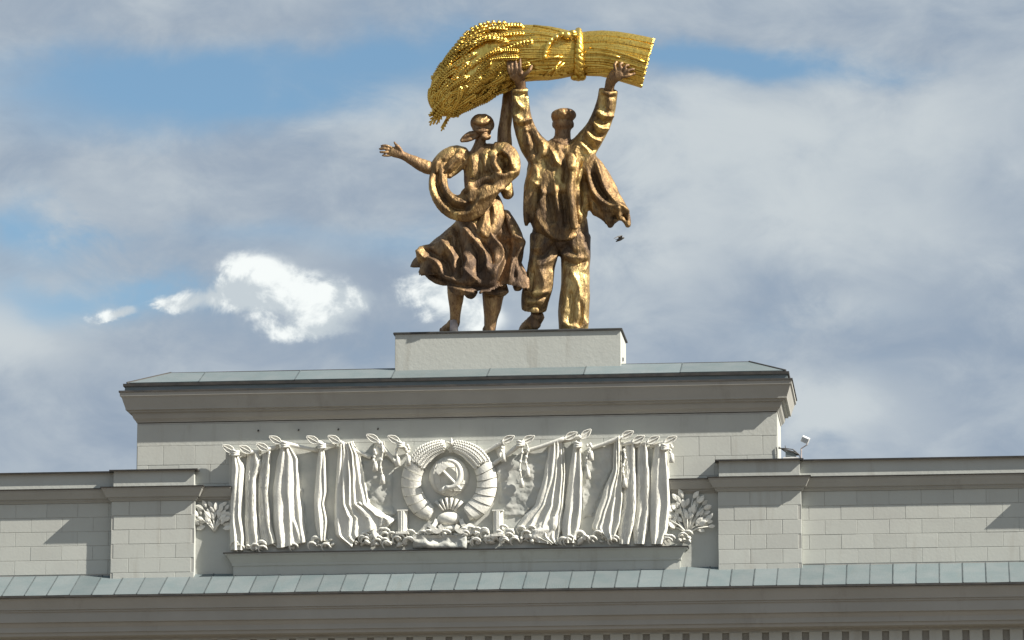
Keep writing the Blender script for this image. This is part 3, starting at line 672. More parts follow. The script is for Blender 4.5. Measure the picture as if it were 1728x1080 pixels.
# emblem: ears and ribboned wreath, globe with hammer and sickle, rising sun, star
EC = (757.5, 812.0)
emb = empty('state_emblem', rp(757, 912, .1)); tag(emb, 'round stucco emblem with grain wreath, globe, hammer and sickle in the middle of the relief', 'emblem')
def wreath_pt(s, t, w=0.):
    """s = -1 left, 1 right; t 0 at the foot, 1 at the tip beside the star; w across, + outwards"""
    a = math.radians(-62 + 146*t)                     # from lower middle round to the top
    rx, ry = 64 + w, 62 + w
    return EC[0] + s*math.cos(a)*rx, EC[1] + 2 - math.sin(a)*ry
for s in (-1, 1):
    seg = []; nb = 7
    half = None
    # solid backing band of the half wreath
    mbk = MB(); na = 40; nw = 8; vs = []; fs = []
    for i in range(na+1):
        t = i/na
        for j in range(nw+1):
            w = -1 + 2*j/nw; wd = 15.0*(1 - .35*max(0, (t-.8)/.2))*(1 - .25*max(0, (.12-t)/.12))
            x, y = wreath_pt(s, t, w*wd); vs.append(rp(x, y, .05 + .14*(1 - w*w)**.5))
    for i in range(na):
        for j in range(nw): a = i*(nw+1)+j; fs.append((a, a+1, a+nw+2, a+nw+1))
    k = len(vs); ring = [i*(nw+1) for i in range(na+1)] + [na*(nw+1)+j for j in range(1, nw+1)] + [i*(nw+1)+nw for i in range(na-1, -1, -1)] + [j for j in range(nw-1, 0, -1)]
    for r in ring: p = vs[r]; vs.append(Vector((p.x, RY + .01, p.z)))
    for q in range(len(ring)): fs.append((ring[q], ring[(q+1) % len(ring)], k + (q+1) % len(ring), k+q))
    half = MB().add(vs, fs).build('wreath', M['stucco'], emb, True)
    # ribbon turns: overlapping bands on the lower part
    for b_ in range(nb):
        t0, t1 = .03 + b_*.085, .03 + (b_+1)*.085 - .008
        m_ = MB(); vs = []; fs = []; na2 = 5
        for i in range(na2+1):
            t = t0 + (t1-t0)*i/na2
            for j in range(nw+1):
                w = -1 + 2*j/nw; x, y = wreath_pt(s, t + .018*w, w*16.6*(1 - .25*max(0, (.12-t)/.12)))
                vs.append(rp(x, y, .075 + .03*(i/na2 if s < 0 else 1 - i/na2*.6) + .145*max(0, 1 - (w*.98)**2)**.5))
        nv_ = nw+1
        for i in range(na2):
            for j in range(nw): a = i*nv_+j; fs.append((a, a+1, a+nv_+1, a+nv_))
        k = len(vs); ring = [i*nv_ for i in range(na2+1)] + [na2*nv_+j for j in range(1, nv_)] + [i*nv_+nw for i in range(na2-1, -1, -1)] + [j for j in range(nw-1, 0, -1)]
        for r in ring: p = vs[r]; vs.append(Vector((p.x, RY - .02, p.z)))
        for q in range(len(ring)): fs.append((ring[q], ring[(q+1) % len(ring)], k + (q+1) % len(ring), k+q))
        m_.add(vs, fs).build('ribbon_turn', M['stucco'], half, angle=50)
    # ears of grain on the upper part
    for e in range(5):
        m_ = MB(); w0 = -12 + 6*e
        for q in range(15):
            t = .655 + q*.0235 - .012*abs(e-2)
            if t > .985: break
            x, y = wreath_pt(s, t, w0*(1 - .5*max(0, (t-.75)/.25)))
            x2, y2 = wreath_pt(s, t+.02, w0*(1 - .5*max(0, (t-.75)/.25)))
            a = math.atan2(-(y2-y), x2-x)
            for side in (-1, 1):
                rot = Matrix.Rotation(-(a + side*.5), 3, 'Y')
                nx, ny = -math.sin(a)*side*1.5, math.cos(a)*side*1.5
                m_.ell(rp(x + nx*1.15, y - ny*1.15, .145 + .085*(1 - (w0/16)**2)), (.072, .045, .027), 6, 4, rot)
        m_.build('ear_of_grain', M['stucco'], half, True)
# globe
gl = MB(); R_ = 34/64
gc = rp(758, 804, .0)
gl.ell(gc, (R_, .22, R_), 36, 18); globe = gl.build('globe', M['stucco'], emb, True)
for i in range(-2, 3):
    if i: # meridians and parallels as fine ridges
        pts = []
        for k in range(17):
            la = -math.pi/2 + math.pi*k/16; lo = i*.42
            pts.append(gc + Vector((math.cos(la)*math.sin(lo)*R_, -math.cos(la)*math.cos(lo)*.22 - .004, math.sin(la)*R_)))
        MB().tube(pts, .010, 4).build('meridian', M['stucco'], globe, True)
        pts = []
        for k in range(13):
            lo = -1.35 + 2.7*k/12; la = i*.42
            pts.append(gc + Vector((math.cos(la)*math.sin(lo)*R_, -math.cos(la)*math.cos(lo)*.22 - .004, math.sin(la)*R_)))
        MB().tube(pts, .008, 4).build('parallel', M['stucco'], globe, True)
# sickle: tapering crescent open to the left, handle lower left; hammer across it
m_ = MB(); pts = []; rad = []
for k in range(17):
    t = k/16; a = math.radians(100 - 205*t); x = 757 + 20*math.cos(a)*1.02; y = 800 - 23*math.sin(a)
    pts.append(rp(x, y, .30)); rad.append(.014 + .060*math.sin(math.pi*min(1, t*.62 + .12)))
m_.tube(pts, rad, 8); e_ = pts[-1]
m_.tube([e_, rp(744, 830, .28)], [.045, .06], 8)
m_.build('sickle', M['stucco'], emb, True)
m_ = MB().tube([rp(748, 795, .33), rp(778, 826, .31)], .042, 8)
hd = Matrix.Rotation(math.radians(45), 3, 'Y'); c = rp(745, 791, .33)
hv = [Vector((x*.16, y*.06, z*.085)) for x in (-1, 1) for y in (-1, 1) for z in (-1, 1)]
hr = Matrix.Rotation(math.radians(-42), 3, 'Y')
m_.add([c + hr @ v for v in hv], [(0,1,3,2),(4,6,7,5),(0,4,5,1),(2,3,7,6),(0,2,6,4),(1,5,7,3)])
m_.build('hammer', M['stucco'], emb, angle=40)
# sun with rays
sc_ = rp(757.5, 876, .0); sun_ = MB().ell(sc_, (20.5/64, .20, 12/64), 24, 12).build('rising_sun', M['stucco'], emb, True)
for k in range(6):
    a = math.radians(55 + 70*k/5); l0, l1 = 13, 29
    x0_, y0_ = 757.5 + math.cos(a)*l0*1.25, 872 - math.sin(a)*l0; x1_, y1_ = 757.5 + math.cos(a)*l1*1.35, 872 - math.sin(a)*l1*1.1
    MB().tube([rp(x0_, y0_, .07), rp(x1_, y1_, .06)], [.026, .05], 6).build('ray', M['stucco'], emb, True)
# star
st = []; sc0 = rp(761.5, 748, .26)
for k in range(10):
    a = math.pi/2 + k*math.pi/5; r = (11 if k % 2 == 0 else 4.6)/64; st.append(sc0 + Vector((math.cos(a)*r, .07, math.sin(a)*r)))
sv = st + [sc0 + Vector((0, -.03, 0)), sc0 + Vector((0, .12, 0))]
MB().add(sv, [(i, (i+1) % 10, 10) for i in range(10)] + [((i+1) % 10, i, 11) for i in range(10)]).build('star', M['stucco'], emb)
MB().tube([rp(761, 756, .08), rp(761, 764, .08)], [.10, .05], 8).build('star_bracket', M['stucco'], emb)
# ribbon scroll at the foot
for s in (-1, 1):
    m_ = MB(); cx = 757.5 + s*26
    pts = [rp(757.5 + s*x, y, d) for x, y, d in ((20, 876, .10), (23, 884, .16), (28, 891, .2), (21, 897, .22), (13, 892, .22), (16, 886, .2))]
    def ribbon(ps, wid, name):
        vs = []; fs = []
        for i, p in enumerate(ps):
            t = (ps[min(i+1, len(ps)-1)] - ps[max(0, i-1)]).normalized(); n_ = t.cross(Vector((0, 1, 0))).normalized()
            vs += [p - n_*wid, p + n_*wid, p + n_*wid + Vector((0, .07, 0)), p - n_*wid + Vector((0, .07, 0))]
        for i in range(len(ps)-1):
            for j in range(4): fs.append((4*i+j, 4*i+(j+1) % 4, 4*i+4+(j+1) % 4, 4*i+4+j))
        fs += [(3,2,1,0), tuple(range(len(vs)-4, len(vs)))]
        return MB().add(vs, fs).build(name, M['stucco'], emb, angle=50)
    def smooth(ps, n=4):
        out = []
        for i in range(len(ps)-1):
            p0, p1, p2, p3 = ps[max(0, i-1)], ps[i], ps[i+1], ps[min(len(ps)-1, i+2)]
            for k in range(n):
                t = k/n; out.append(.5*((2*p1) + (p2-p0)*t + (2*p0-5*p1+4*p2-p3)*t*t + (3*p1-p0-3*p2+p3)*t**3))
        return out + [ps[-1]]
    ribbon(smooth(pts), .055, 'scroll')
    pts = [rp(757.5 + s*x, y, d) for x, y, d in ((18, 896, .2), (28, 890, .2), (36, 886, .17), (41, 891, .15), (36, 899, .15), (29, 897, .15))]
    ribbon(smooth(pts), .05, 'scroll')
MB().ell(rp(757.5, 892, .03), (.30, .10, .10), 16, 8).build('ribbon_fold', M['stucco'], emb, True)
infill([(697, 906), (703, 903), (783, 903), (789, 906), (789, 926), (697, 926)], 9, 'emblem_base', .20, .12, emb)

# fluted column stumps beside the emblem
def stump(x0_, x1_, y0_, y1_, label):
    c0_ = rp((x0_+x1_)/2, y1_, .1); e = empty('column_stump', c0_); tag(e, label, 'column')
    top = rp((x0_+x1_)/2, y0_, .1); r = (x1_-x0_)/2/64; n = 40; vs = []; fs = []
    for z in (c0_.z, top.z):
        for j in range(n): a = 2*math.pi*j/n; rr = r*(1 - .12*abs(math.sin(a*5))); rr = r*(.86 + .14*abs(math.cos(a*5))**.5); vs.append((c0_.x + math.cos(a)*rr, RY - .08 + math.sin(a)*.13*rr/r, z))
    for j in range(n): fs.append((j, (j+1) % n, n+(j+1) % n, n+j))
    fs += [tuple(reversed(range(n))), tuple(range(n, 2*n))]
    MB().add(vs, fs).build('fluted_shaft', M['stucco'], e, angle=25)
    MB().box((c0_.x - r - .03, RY - .23, c0_.z - .06), (c0_.x + r + .03, RY + .01, c0_.z)).build('plinth', M['stucco'], e)
    MB().box((c0_.x - r - .01, RY - .20, top.z), (c0_.x + r + .01, RY + .01, top.z + .035)).build('cap', M['stucco'], e)
stump(671, 688, 863, 898, 'small fluted stucco column stump left of the emblem above the fruit')
stump(832, 849, 863, 902, 'small fluted stucco column stump right of the emblem above the fruit')

# heaps of fruit and scrolls along the shelf
fm = []
for k in range(5):
    m_ = MB().ell((0, 0, 0), (1, 1, 1), 10, 7); me = m_.mesh('fruit')
    co = np.empty(len(me.vertices)*3); me.vertices.foreach_get('co', co); co = co.reshape(-1, 3)
    co *= 1 + np.random.uniform(-.28, .22, (len(co), 1)); me.vertices.foreach_set('co', co.ravel()); me.materials.append(M['stucco']); me.shade_smooth(); fm.append(me)
def heap(x0_, x1_, y0_, y1_, n, label, seed, r0=.03, r1=.075):
    rnd = random.Random(seed); base = Vector((rp((x0_+x1_)/2, 910, .1).x, RY - .1, zs + .02))
    e = empty('fruit_heap', base); tag(e, label, 'fruit relief', 'stucco fruit heaped along the relief shelf')
    for k in range(n):
        x = rnd.uniform(x0_, x1_); y = rnd.triangular(y0_, y1_, y1_ - 2); r = rnd.uniform(r0, r1)
        p = rp(x, y, rnd.uniform(.04, .17))
        p.z = max(p.z, zs + .02 + r*.6)
        o = bpy.data.objects.new('fruit', rnd.choice(fm)); COL.objects.link(o); o.parent = e; o.location = p - base
        o.scale = (r*rnd.uniform(.7, 1.7), r, r*rnd.uniform(.5, 1.0)); o.rotation_euler = (rnd.uniform(-.5, .5), rnd.uniform(-1, 1), rnd.uniform(-.5, .5))
    for k in range(max(3, n//2)):
        x = rnd.uniform(x0_, x1_); y = rnd.uniform(y0_, y1_)
        p = rp(x, y, .16); q = [p + Vector((math.cos(a)*.13*(1 - a*.07), -.03*math.sin(a), math.sin(a)*.10)) for a in [i*.6 for i in range(8)]]
        for t in q: t.z = max(t.z, zs + .03)
        MB().tube(q, [.02, .032, .036, .034, .03, .026, .02, .012], 5).build('curled_leaf', M['stucco'], e, True)
    return e
heap(600, 695, 896, 920, 40, 'stucco fruit and curled leaves heaped left of the emblem base', 1)
heap(788, 905, 892, 916, 48, 'stucco fruit and curled leaves heaped right of the emblem base', 2)
heap(520, 562, 908, 924, 9, 'small pile of stucco fruit under the fifth banner from the left', 3)
heap(945, 1040, 902, 915, 16, 'low row of stucco fruit under the right hand banners', 4, .04, .08)
heap(1120, 1164, 902, 914, 10, 'stucco scrolls and fruit at the right hand end of the shelf', 5)
heap(700, 786, 896, 904, 12, 'small stucco fruit spilled on top of the emblem base', 6, .04, .07)
heap(388, 500, 918, 928, 14, 'low row of stucco fruit under the left hand banners', 7, .03, .07)
# open stucco roll (scroll) beside the narrow banner on the right
q = [rp(978 + 9*math.cos(a), 908 - 11*math.sin(a), .14) for a in [math.radians(200 - 220*i/14) for i in range(15)]]
ob = MB().tube(q, .05, 8).build('scroll_arch', M['stucco'], None, True); tag(ob, 'small arched stucco scroll on the shelf beside the narrow banner right of the emblem', 'scroll')

# laurel sprigs at both ends
def laurel(cx, cy, rx, ry, n, label, seed, d=.05):
    rnd = random.Random(seed); foot = Vector((at(cx, cy + ry, -.02).x, -.02, zs + .02)); e = empty('laurel_sprig', foot); tag(e, label, 'laurel')
    lm = MB(); L_ = 10; vs = []
    prof = [(0, .0), (.25, .32), (.55, .42), (.8, .28), (1, 0)]
    up = [(x, -.06*math.sin(math.pi*x) , z) for x, z in prof]; dn = [(x, -.06*math.sin(math.pi*x), -z) for x, z in prof[1:-1]]
    mid = [(x, .06 - .10*math.sin(math.pi*x) + .04, 0) for x, z in prof[1:-1]]
    vs = up + dn + [(x, -.16, 0) for x, z in prof[1:-1]]
    fs = [(0, 8, 1), (1, 8, 9, 2), (2, 9, 10, 3), (3, 10, 4), (0, 5, 8), (5, 6, 9, 8), (6, 7, 10, 9), (7, 4, 10), (0, 1, 5), (1, 2, 6, 5), (2, 3, 7, 6), (3, 4, 7)]
    me = MB().add(vs, fs).mesh('leaf'); me.materials.append(M['stucco'])
    st = at(cx, cy + ry*.9, -.06)
    for k in range(n):
        a = rnd.uniform(.15, math.pi - .15); rr = rnd.uniform(.25, 1)**.7
        x, y = cx + math.cos(a)*rx*rr*1.1, cy + ry*.9 - math.sin(a)*ry*1.75*rr
        p = at(x, y, -.05 - d*rnd.random()*2)
        o = bpy.data.objects.new('leaf', me); COL.objects.link(o); o.parent = e; o.location = p - foot
        s_ = rnd.uniform(.17, .27); o.scale = (s_, s_*.35, s_*.62); o.rotation_euler = (rnd.uniform(-.3, .3), -(a + rnd.uniform(-.7, .7)), rnd.uniform(-.4, .4))
        if k % 4 == 0: MB().tube([st, (st + p)/2 + Vector((0, .0, .05)), p], [.03, .02, .012], 5).build('twig', M['stucco'], e, True)
laurel(362, 872, 30, 27, 44, 'white stucco laurel sprig left of the banners beside the left pilaster', 3)
laurel(1160, 868, 34, 36, 80, 'white stucco laurel sprig right of the banners beside the right pilaster', 4)

# ------------------------------------------------------------------ the figures
from mathutils import noise as mnoise
YS = 1.12
def sp(px, py, d): return at(px, py, YS + d/64)
def catmull(nodes, sub=4):
    A = [np.array(n, float) for n in nodes]; out = []
    for i in range(len(A)-1):
        p0, p1, p2, p3 = A[max(0, i-1)], A[i], A[i+1], A[min(len(A)-1, i+2)]
        for k in range(sub):
            t = k/sub; out.append(.5*((2*p1) + (p2-p0)*t + (2*p0-5*p1+4*p2-p3)*t*t + (3*p1-p0-3*p2+p3)*t**3))
    out.append(A[-1]); return out
def limb(mb, nodes, n=16, sub=4, round_=(True, True)):
    """a tapering limb: nodes (px, py, depth, half width, half depth)"""
    Q = catmull(nodes, sub); P = [np.array((q[0], -q[1], q[2])) for q in Q]
    R = [(max(q[3], .4), max(q[4], .4)) for q in Q]
    rings = []; prevN = None
    for i in range(len(P)):
        T = P[min(i+1, len(P)-1)] - P[max(i-1, 0)]; T = T/np.linalg.norm(T)
        B = np.array((0, 0, 1.)) - T*T[2]
        if np.linalg.norm(B) < .35: B = np.array((0, 1., 0)) - T*T[1]
        B /= np.linalg.norm(B); N_ = np.cross(T, B)
        rings.append((P[i], T, N_, B, R[i]))
    seq = []
    r0 = rings[0]; r1 = rings[-1]
    if round_[0]:
        for a in (.15, .5, .8): seq.append((r0[0] - r0[1]*min(r0[4])*(1-a)*.8, r0[2], r0[3], (r0[4][0]*math.sin(a*math.pi/2), r0[4][1]*math.sin(a*math.pi/2))))
    seq += [(r[0], r[2], r[3], r[4]) for r in rings]
    if round_[1]:
        for a in (.8, .5, .15): seq.append((r1[0] + r1[1]*min(r1[4])*(1-a)*.8, r1[2], r1[3], (r1[4][0]*math.sin(a*math.pi/2), r1[4][1]*math.sin(a*math.pi/2))))
    vs = []; fs = []
    for c, N_, B, (rw, rd) in seq:
        for j in range(n):
            a = 2*math.pi*j/n; q = c + N_*math.cos(a)*rw + B*math.sin(a)*rd; vs.append(sp(q[0], -q[1], q[2]))
    for i in range(len(seq)-1):
        for j in range(n): j2 = (j+1) % n; fs.append((i*n+j, i*n+j2, (i+1)*n+j2, (i+1)*n+j))
    fs += [tuple(reversed(range(n))), tuple(range((len(seq)-1)*n, len(seq)*n))]
    mb.add(vs, fs); return mb
def ball(mb, px, py, d, rx, ry, rd, tilt=0.):
    mb.ell(sp(px, py, d), (rx/64, rd/64, ry/64), 16, 10, Matrix.Rotation(math.radians(tilt), 3, 'Y')); return mb
def to_px(co):
    c = np.array(CAM); r = co - c
    f, u, v = r @ np.array(FWD), r @ np.array(RGT), r @ np.array(UPV)
    return np.stack([864 + F_PX*u/f, 540 - F_PX*v/f], 1)
def seg_dist(P, pl):
    best = np.full(len(P), 1e9); tt = np.zeros(len(P)); n = len(pl)-1
    for i in range(n):
        a, b = np.array(pl[i], float), np.array(pl[i+1], float); ab = b-a
        t = np.clip(((P-a) @ ab)/(ab @ ab), 0, 1); dd = np.linalg.norm(P - (a + t[:, None]*ab), axis=1)
        m_ = dd < best; best[m_] = dd[m_]; tt[m_] = (i + t[m_])/n
    return best, tt
def sculpt(name, mb, mat, parent, folds=(), voxel=.030, smooth=3, bump=.018, bscale=5.5, drag=(1.2, 1.2, .45), sharp=1.0):
    """one continuous surface from overlapping volumes, then folds pressed or raised in it; folds = [(picture polyline, width px, height px)]"""
    me = mb.mesh(name); o = bpy.data.objects.new(name, me); COL.objects.link(o)
    r = o.modifiers.new('r', 'REMESH'); r.mode = 'VOXEL'; r.voxel_size = voxel; r.use_smooth_shade = True
    if smooth: s = o.modifiers.new('s', 'SMOOTH'); s.iterations = smooth; s.factor = .5
    dg = bpy.context.evaluated_depsgraph_get(); me2 = bpy.data.meshes.new_from_object(o.evaluated_get(dg))
    bpy.data.objects.remove(o); bpy.data.meshes.remove(me)
    n = len(me2.vertices); co = np.empty(n*3); me2.vertices.foreach_get('co', co); co = co.reshape(-1, 3).copy()
    no = np.empty(n*3); me2.vertices.foreach_get('normal', no); no = no.reshape(-1, 3)
    view = np.array(CAM) - co; view /= np.linalg.norm(view, axis=1)[:, None]
    face = np.clip((no * view).sum(1)*1.6, 0, 1)
    P = to_px(co); disp = np.zeros(n)
    for f in folds:
        pl, w, a = f[:3]; dd, t = seg_dist(P, [tuple(q[:2]) for q in catmull([(x, y) for x, y in pl], 5)])
        tap = np.clip(np.minimum(t, 1-t)*6 + .25, 0, 1)
        prof = np.exp(-(dd/w*1.05)**1.5) if a < 0 else np.exp(-(dd/w*.95)**1.35)
        disp += (a*1.25 if a < 0 else a*1.1)*prof*tap*face
    dr = drag
    nz = np.array([mnoise.fractal(Vector((c[0]*dr[0], c[1]*dr[1], c[2]*dr[2]))*bscale, 0.9, 2.1, 4) for c in co])
    co += no * (disp/64 + bump*nz)[:, None]
    me2.vertices.foreach_set('co', co.ravel()); me2.update(); me2.materials.clear(); me2.name = name
    o = link(name, me2, mat, parent, True)
    return o

# ---- the man
ft = sp(945, 562, 0); man = empty('man_statue', Vector((ft.x, YS, z_ped + .03)))
tag(man, 'worn gilded bronze statue of a man in cap and blowing coat, seen from behind', 'statue')
b = MB()
ball(b, 950, 208, 1, 17.5, 20, 18); ball(b, 950, 213, 8, 12, 15, 12)                                   # skull and jaw
ball(b, 950, 211, 20, 2.6, 5, 4); ball(b, 950, 204, 17, 9, 2.2, 3); ball(b, 950, 219, 18, 4.6, 1.6, 3); ball(b, 950, 226, 15, 6, 4, 5)
for s in (-1, 1): ball(b, 950 + s*5, 207, 17, 2.6, 1.8, 2.4); ball(b, 950 + s*16, 210, 1, 2.6, 6, 4)
limb(b, [(950, 218, 1, 13.5, 13), (949, 232, 0, 14, 13), (948, 246, 0, 17, 14)])
limb(b, [(948, 248, 0, 34, 16), (947, 275, 0, 40, 20), (946, 320, 0, 34, 20), (945, 385, 0, 36, 20)])
limb(b, [(922, 262, 0, 17, 16), (895, 238, -4, 13, 13), (882, 203, -10, 11, 11), (879, 170, -16, 9.5, 9.5), (879, 147, -22, 8.5, 8), (877, 136, -28, 9.5, 7), (873, 127, -35, 12.5, 6), (869, 122, -39, 13, 5)])
limb(b, [(976, 258, 0, 17, 16), (1000, 232, -4, 13, 13), (1016, 200, -10, 11, 11), (1026, 165, -16, 9.5, 9.5), (1029, 145, -24, 8.5, 8), (1033, 134, -32, 10, 7), (1041, 126, -38, 12, 6), (1048, 122, -39, 10, 5)])
for s, x in ((-1, 918), (1, 971)): limb(b, [(x, 395, 0, 18, 17), (x - (s < 0)*4, 450, -2, 14, 14), (x - (s < 0)*14, 530, 2, 9, 9), (x - (s < 0)*14, 550, 4, 9, 9)])
for x0_, y0_, x1_, y1_, r in ((859, 124, 856.5, 106, 2.7), (864.5, 123, 862.5, 103.5, 2.9), (871, 123, 869.5, 101.5, 3.0), (877.5, 124, 877.5, 103, 2.9)):   # fingers over the sheaf
    limb(b, [(x0_, y0_, -41, r, r), (x0_*.6+x1_*.4, y0_*.6+y1_*.4, -43.5, r, r), (x1_, y1_, -42, r*.9, r*.9), (x1_, y1_-3, -38.5, r*.75, r*.75)], n=8, sub=2)
limb(b, [(881, 129, -36, 4.5, 4), (888, 124, -41, 4, 3.8), (894, 118, -42, 3.6, 3.4), (897, 110.5, -40, 3, 2.8)], n=8, sub=2)
for pts in (((1040, 121), (1037, 110), (1041, 104)), ((1048, 119), (1046, 109), (1051, 106)), ((1053, 121), (1055, 112), (1061, 110)), ((1056, 125), (1062, 118), (1070, 117)), ):
    limb(b, [(pts[0][0], pts[0][1], -41, 3, 3), (pts[1][0], pts[1][1], -43, 3, 3), (pts[2][0], pts[2][1], -41, 2.5, 2.5)], n=8, sub=3)
limb(b, [(1040, 130, -36, 4, 4), (1052, 129, -40, 3.6, 3.5), (1062, 127, -40, 3, 3), (1071, 124, -37, 2.6, 2.6)], n=8, sub=2)
sculpt('body', b, M['skin_bronze'], man, voxel=.026, smooth=1, bump=.008, bscale=7)
c = MB(); ball(c, 951, 194.5, -1, 22.5, 12, 23, -4); ball(c, 950, 202, 0, 18.5, 6.5, 19); ball(c, 951, 202, 22, 14, 2.6, 11)
sculpt('cap', c, M['skin_bronze'], man, [([(930, 203), (950, 207), (970, 203)], 2.5, 1.5), ([(955, 188), (960, 196)], 3, -2), ([(940, 186), (945, 197)], 3, -1.5)], smooth=2, bump=.016)
# jacket
j = MB()
limb(j, [(948, 240, 0, 22, 15), (947, 250, -1, 38, 20), (947, 264, -2, 52, 25), (946, 285, -3, 56, 28), (943, 308, -5, 56, 29), (941, 332, -7, 54, 30), (942, 356, -9, 51, 31), (946, 376, -8, 47, 30), (951, 390, -7, 38, 27), (955, 398, -6, 26, 22)], n=30)
limb(j, [(877, 149, -20, 13.5, 12), (878, 166, -16, 14, 13), (880, 186, -12, 15, 14), (882, 204, -9, 17, 15.5), (889, 226, -6, 19, 17), (901, 248, -4, 23, 20), (920, 268, -4, 27, 23)], round_=(False, True), n=22)
limb(j, [(1027, 152, -22, 16, 13), (1024, 170, -16, 17, 15), (1019, 190, -12, 18, 16), (1010, 212, -8, 19, 17), (996, 234, -6, 21, 19), (980, 255, -4, 25, 21), (966, 270, -4, 27, 23)], round_=(False, True), n=22)
limb(j, [(905, 288, -10, 14, 16), (897, 315, -13, 13, 15), (894, 340, -15, 11, 12), (891, 362, -16, 8, 8), (888, 380, -16, 3, 4)], n=16)      # left coat corner
limb(j, [(985, 272, -6, 22, 20), (1000, 295, -9, 26, 17), (1009, 318, -12, 30, 14), (1019, 338, -14, 30, 12), (1034, 355, -16, 25, 12), (1046, 370, -18, 21, 11)], n=24, round_=(True, False))   # flying coat tail
limb(j, [(978, 280, -2, 26, 18), (990, 305, -2, 28, 16), (998, 328, 0, 26, 14), (1004, 345, 2, 18, 12)], n=22)
limb(j, [(1020, 352, -14, 12, 9), (1028, 368, -16, 9, 8), (1031, 381, -16, 5, 6)], n=12); limb(j, [(1050, 358, -16, 12, 9), (1057, 371, -18, 8, 7), (1060, 381, -18, 5, 5)], n=12)
limb(j, [(962, 262, -27, 6, 6), (964, 290, -32, 7, 8), (962, 320, -37, 7, 8), (966, 352, -40, 7, 8), (970, 384, -38, 7, 6)], n=12)       # the ridge down the back
jf = [([(975, 245), (969, 268), (965, 290)], 5, 5), ([(940, 243), (950, 262), (960, 275), (963, 290)], 5, 5), ([(1000, 262), (988, 276), (978, 292), (974, 310)], 5, 5.5),
      ([(925, 248), (935, 262), (941, 276), (948, 279)], 3.5, 6), ([(918, 262), (928, 280), (943, 279)], 6, -5), ([(893, 262), (905, 285), (908, 305)], 6, 4),
      ([(948, 250), (955, 280), (952, 310)], 5, -6), ([(897, 305), (912, 318), (918, 332), (906, 350), (905, 364)], 4.5, 7), ([(910, 312), (907, 338), (901, 362)], 3.5, -9), ([(886, 320), (886, 350), (888, 378)], 3, 3),
      ([(905, 360), (917, 382), (934, 399), (955, 402), (985, 392)], 4, 5), ([(925, 325), (930, 350), (935, 378)], 9, -8), ([(948, 320), (952, 350), (955, 385)], 5, -7), ([(936, 300), (938, 330), (944, 362)], 4, 4),
      ([(985, 300), (988, 330), (987, 362)], 7, -7), ([(976, 330), (975, 360), (978, 385)], 3.5, -6), ([(1003, 368), (1000, 345), (999, 315)], 4, 3),
      ([(1003, 268), (1012, 295), (1022, 322), (1042, 345), (1062, 358)], 3.6, 7), ([(992, 288), (996, 312), (1010, 335), (1030, 348), (1048, 350)], 4.5, 7), ([(1000, 290), (1010, 315), (1028, 338)], 4, -7),
      ([(985, 292), (990, 315), (1000, 338), (1012, 352)], 3.5, -5), ([(1013, 353), (1030, 355), (1046, 354)], 3, 4), ([(1034, 362), (1038, 372), (1036, 382)], 4.5, -8), ([(1052, 361), (1059, 370)], 5, -9), ([(1044, 352), (1046, 378)], 3, 5), ([(1020, 368), (1030, 384), (1060, 386)], 2.5, 3),
      # sleeves
      ([(1012, 154), (1027, 158), (1041, 156)], 3, 3.5), ([(1016, 160), (1027, 164), (1038, 162)], 3, -3), ([(1027, 158), (1029, 172), (1027, 186)], 3.2, 4), ([(1020, 165), (1018, 182)], 3, -4),
      ([(1008, 186), (1020, 196), (1035, 195)], 4, 6), ([(1005, 196), (1017, 206), (1031, 205)], 3.5, -6), ([(1002, 205), (1012, 216), (1027, 216)], 4, 6), ([(997, 213), (1006, 226), (1020, 228)], 3.5, -6), ([(990, 222), (1000, 234), (1014, 238)], 4, 6), ([(985, 232), (996, 246), (1008, 254)], 4, -5), ([(978, 240), (990, 252), (998, 266)], 4.5, 5),
      ([(864, 152), (878, 155), (891, 152)], 3, 3.5), ([(866, 158), (890, 159)], 2.6, -3), ([(869, 158), (874, 174), (883, 184)], 3, 6), ([(864, 180), (869, 192), (880, 203)], 3, 6), ([(866, 168), (874, 186)], 3, -4), ([(888, 160), (889, 180), (886, 200)], 3, 3.5),
      ([(868, 203), (880, 206), (897, 200)], 3.5, 5), ([(872, 212), (884, 214), (898, 208)], 3, -5), ([(884, 212), (892, 230), (893, 248)], 4, 5), ([(898, 212), (907, 232), (915, 248)], 4, 5), ([(890, 220), (901, 240), (906, 262)], 4, -5), ([(910, 240), (918, 250), (916, 264)], 5, 5)]
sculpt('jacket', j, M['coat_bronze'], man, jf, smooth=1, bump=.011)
cl = MB(); limb(cl, [(948, 233, 0, 15, 14), (948, 240, 0, 19, 16), (948, 248, -1, 27, 19)], n=24)
sculpt('collar', cl, M['skin_bronze'], man, [([(930, 236), (948, 241), (966, 236)], 2.4, 3), ([(926, 243), (948, 249), (970, 243)], 2.4, -2)], smooth=2)
t = MB()
limb(t, [(947, 368, -2, 44, 27), (946, 392, -1, 48, 28), (945, 408, 0, 46, 25)], n=26)
limb(t, [(920, 400, 0, 26, 26), (918, 428, -1, 24, 25), (913, 452, -5, 23, 23), (909, 480, -4, 24.5, 23), (903, 504, 0, 24, 22), (901, 524, 4, 21, 20)], n=22, round_=(True, False))
limb(t, [(971, 400, 0, 26, 26), (971, 430, -1, 25.5, 25), (971, 455, -3, 24, 24), (971, 480, -3, 24.5, 24), (969.5, 505, -1, 26, 25), (968, 530, 0, 26, 25), (968, 560, 0, 25, 24)], n=22, round_=(True, False))
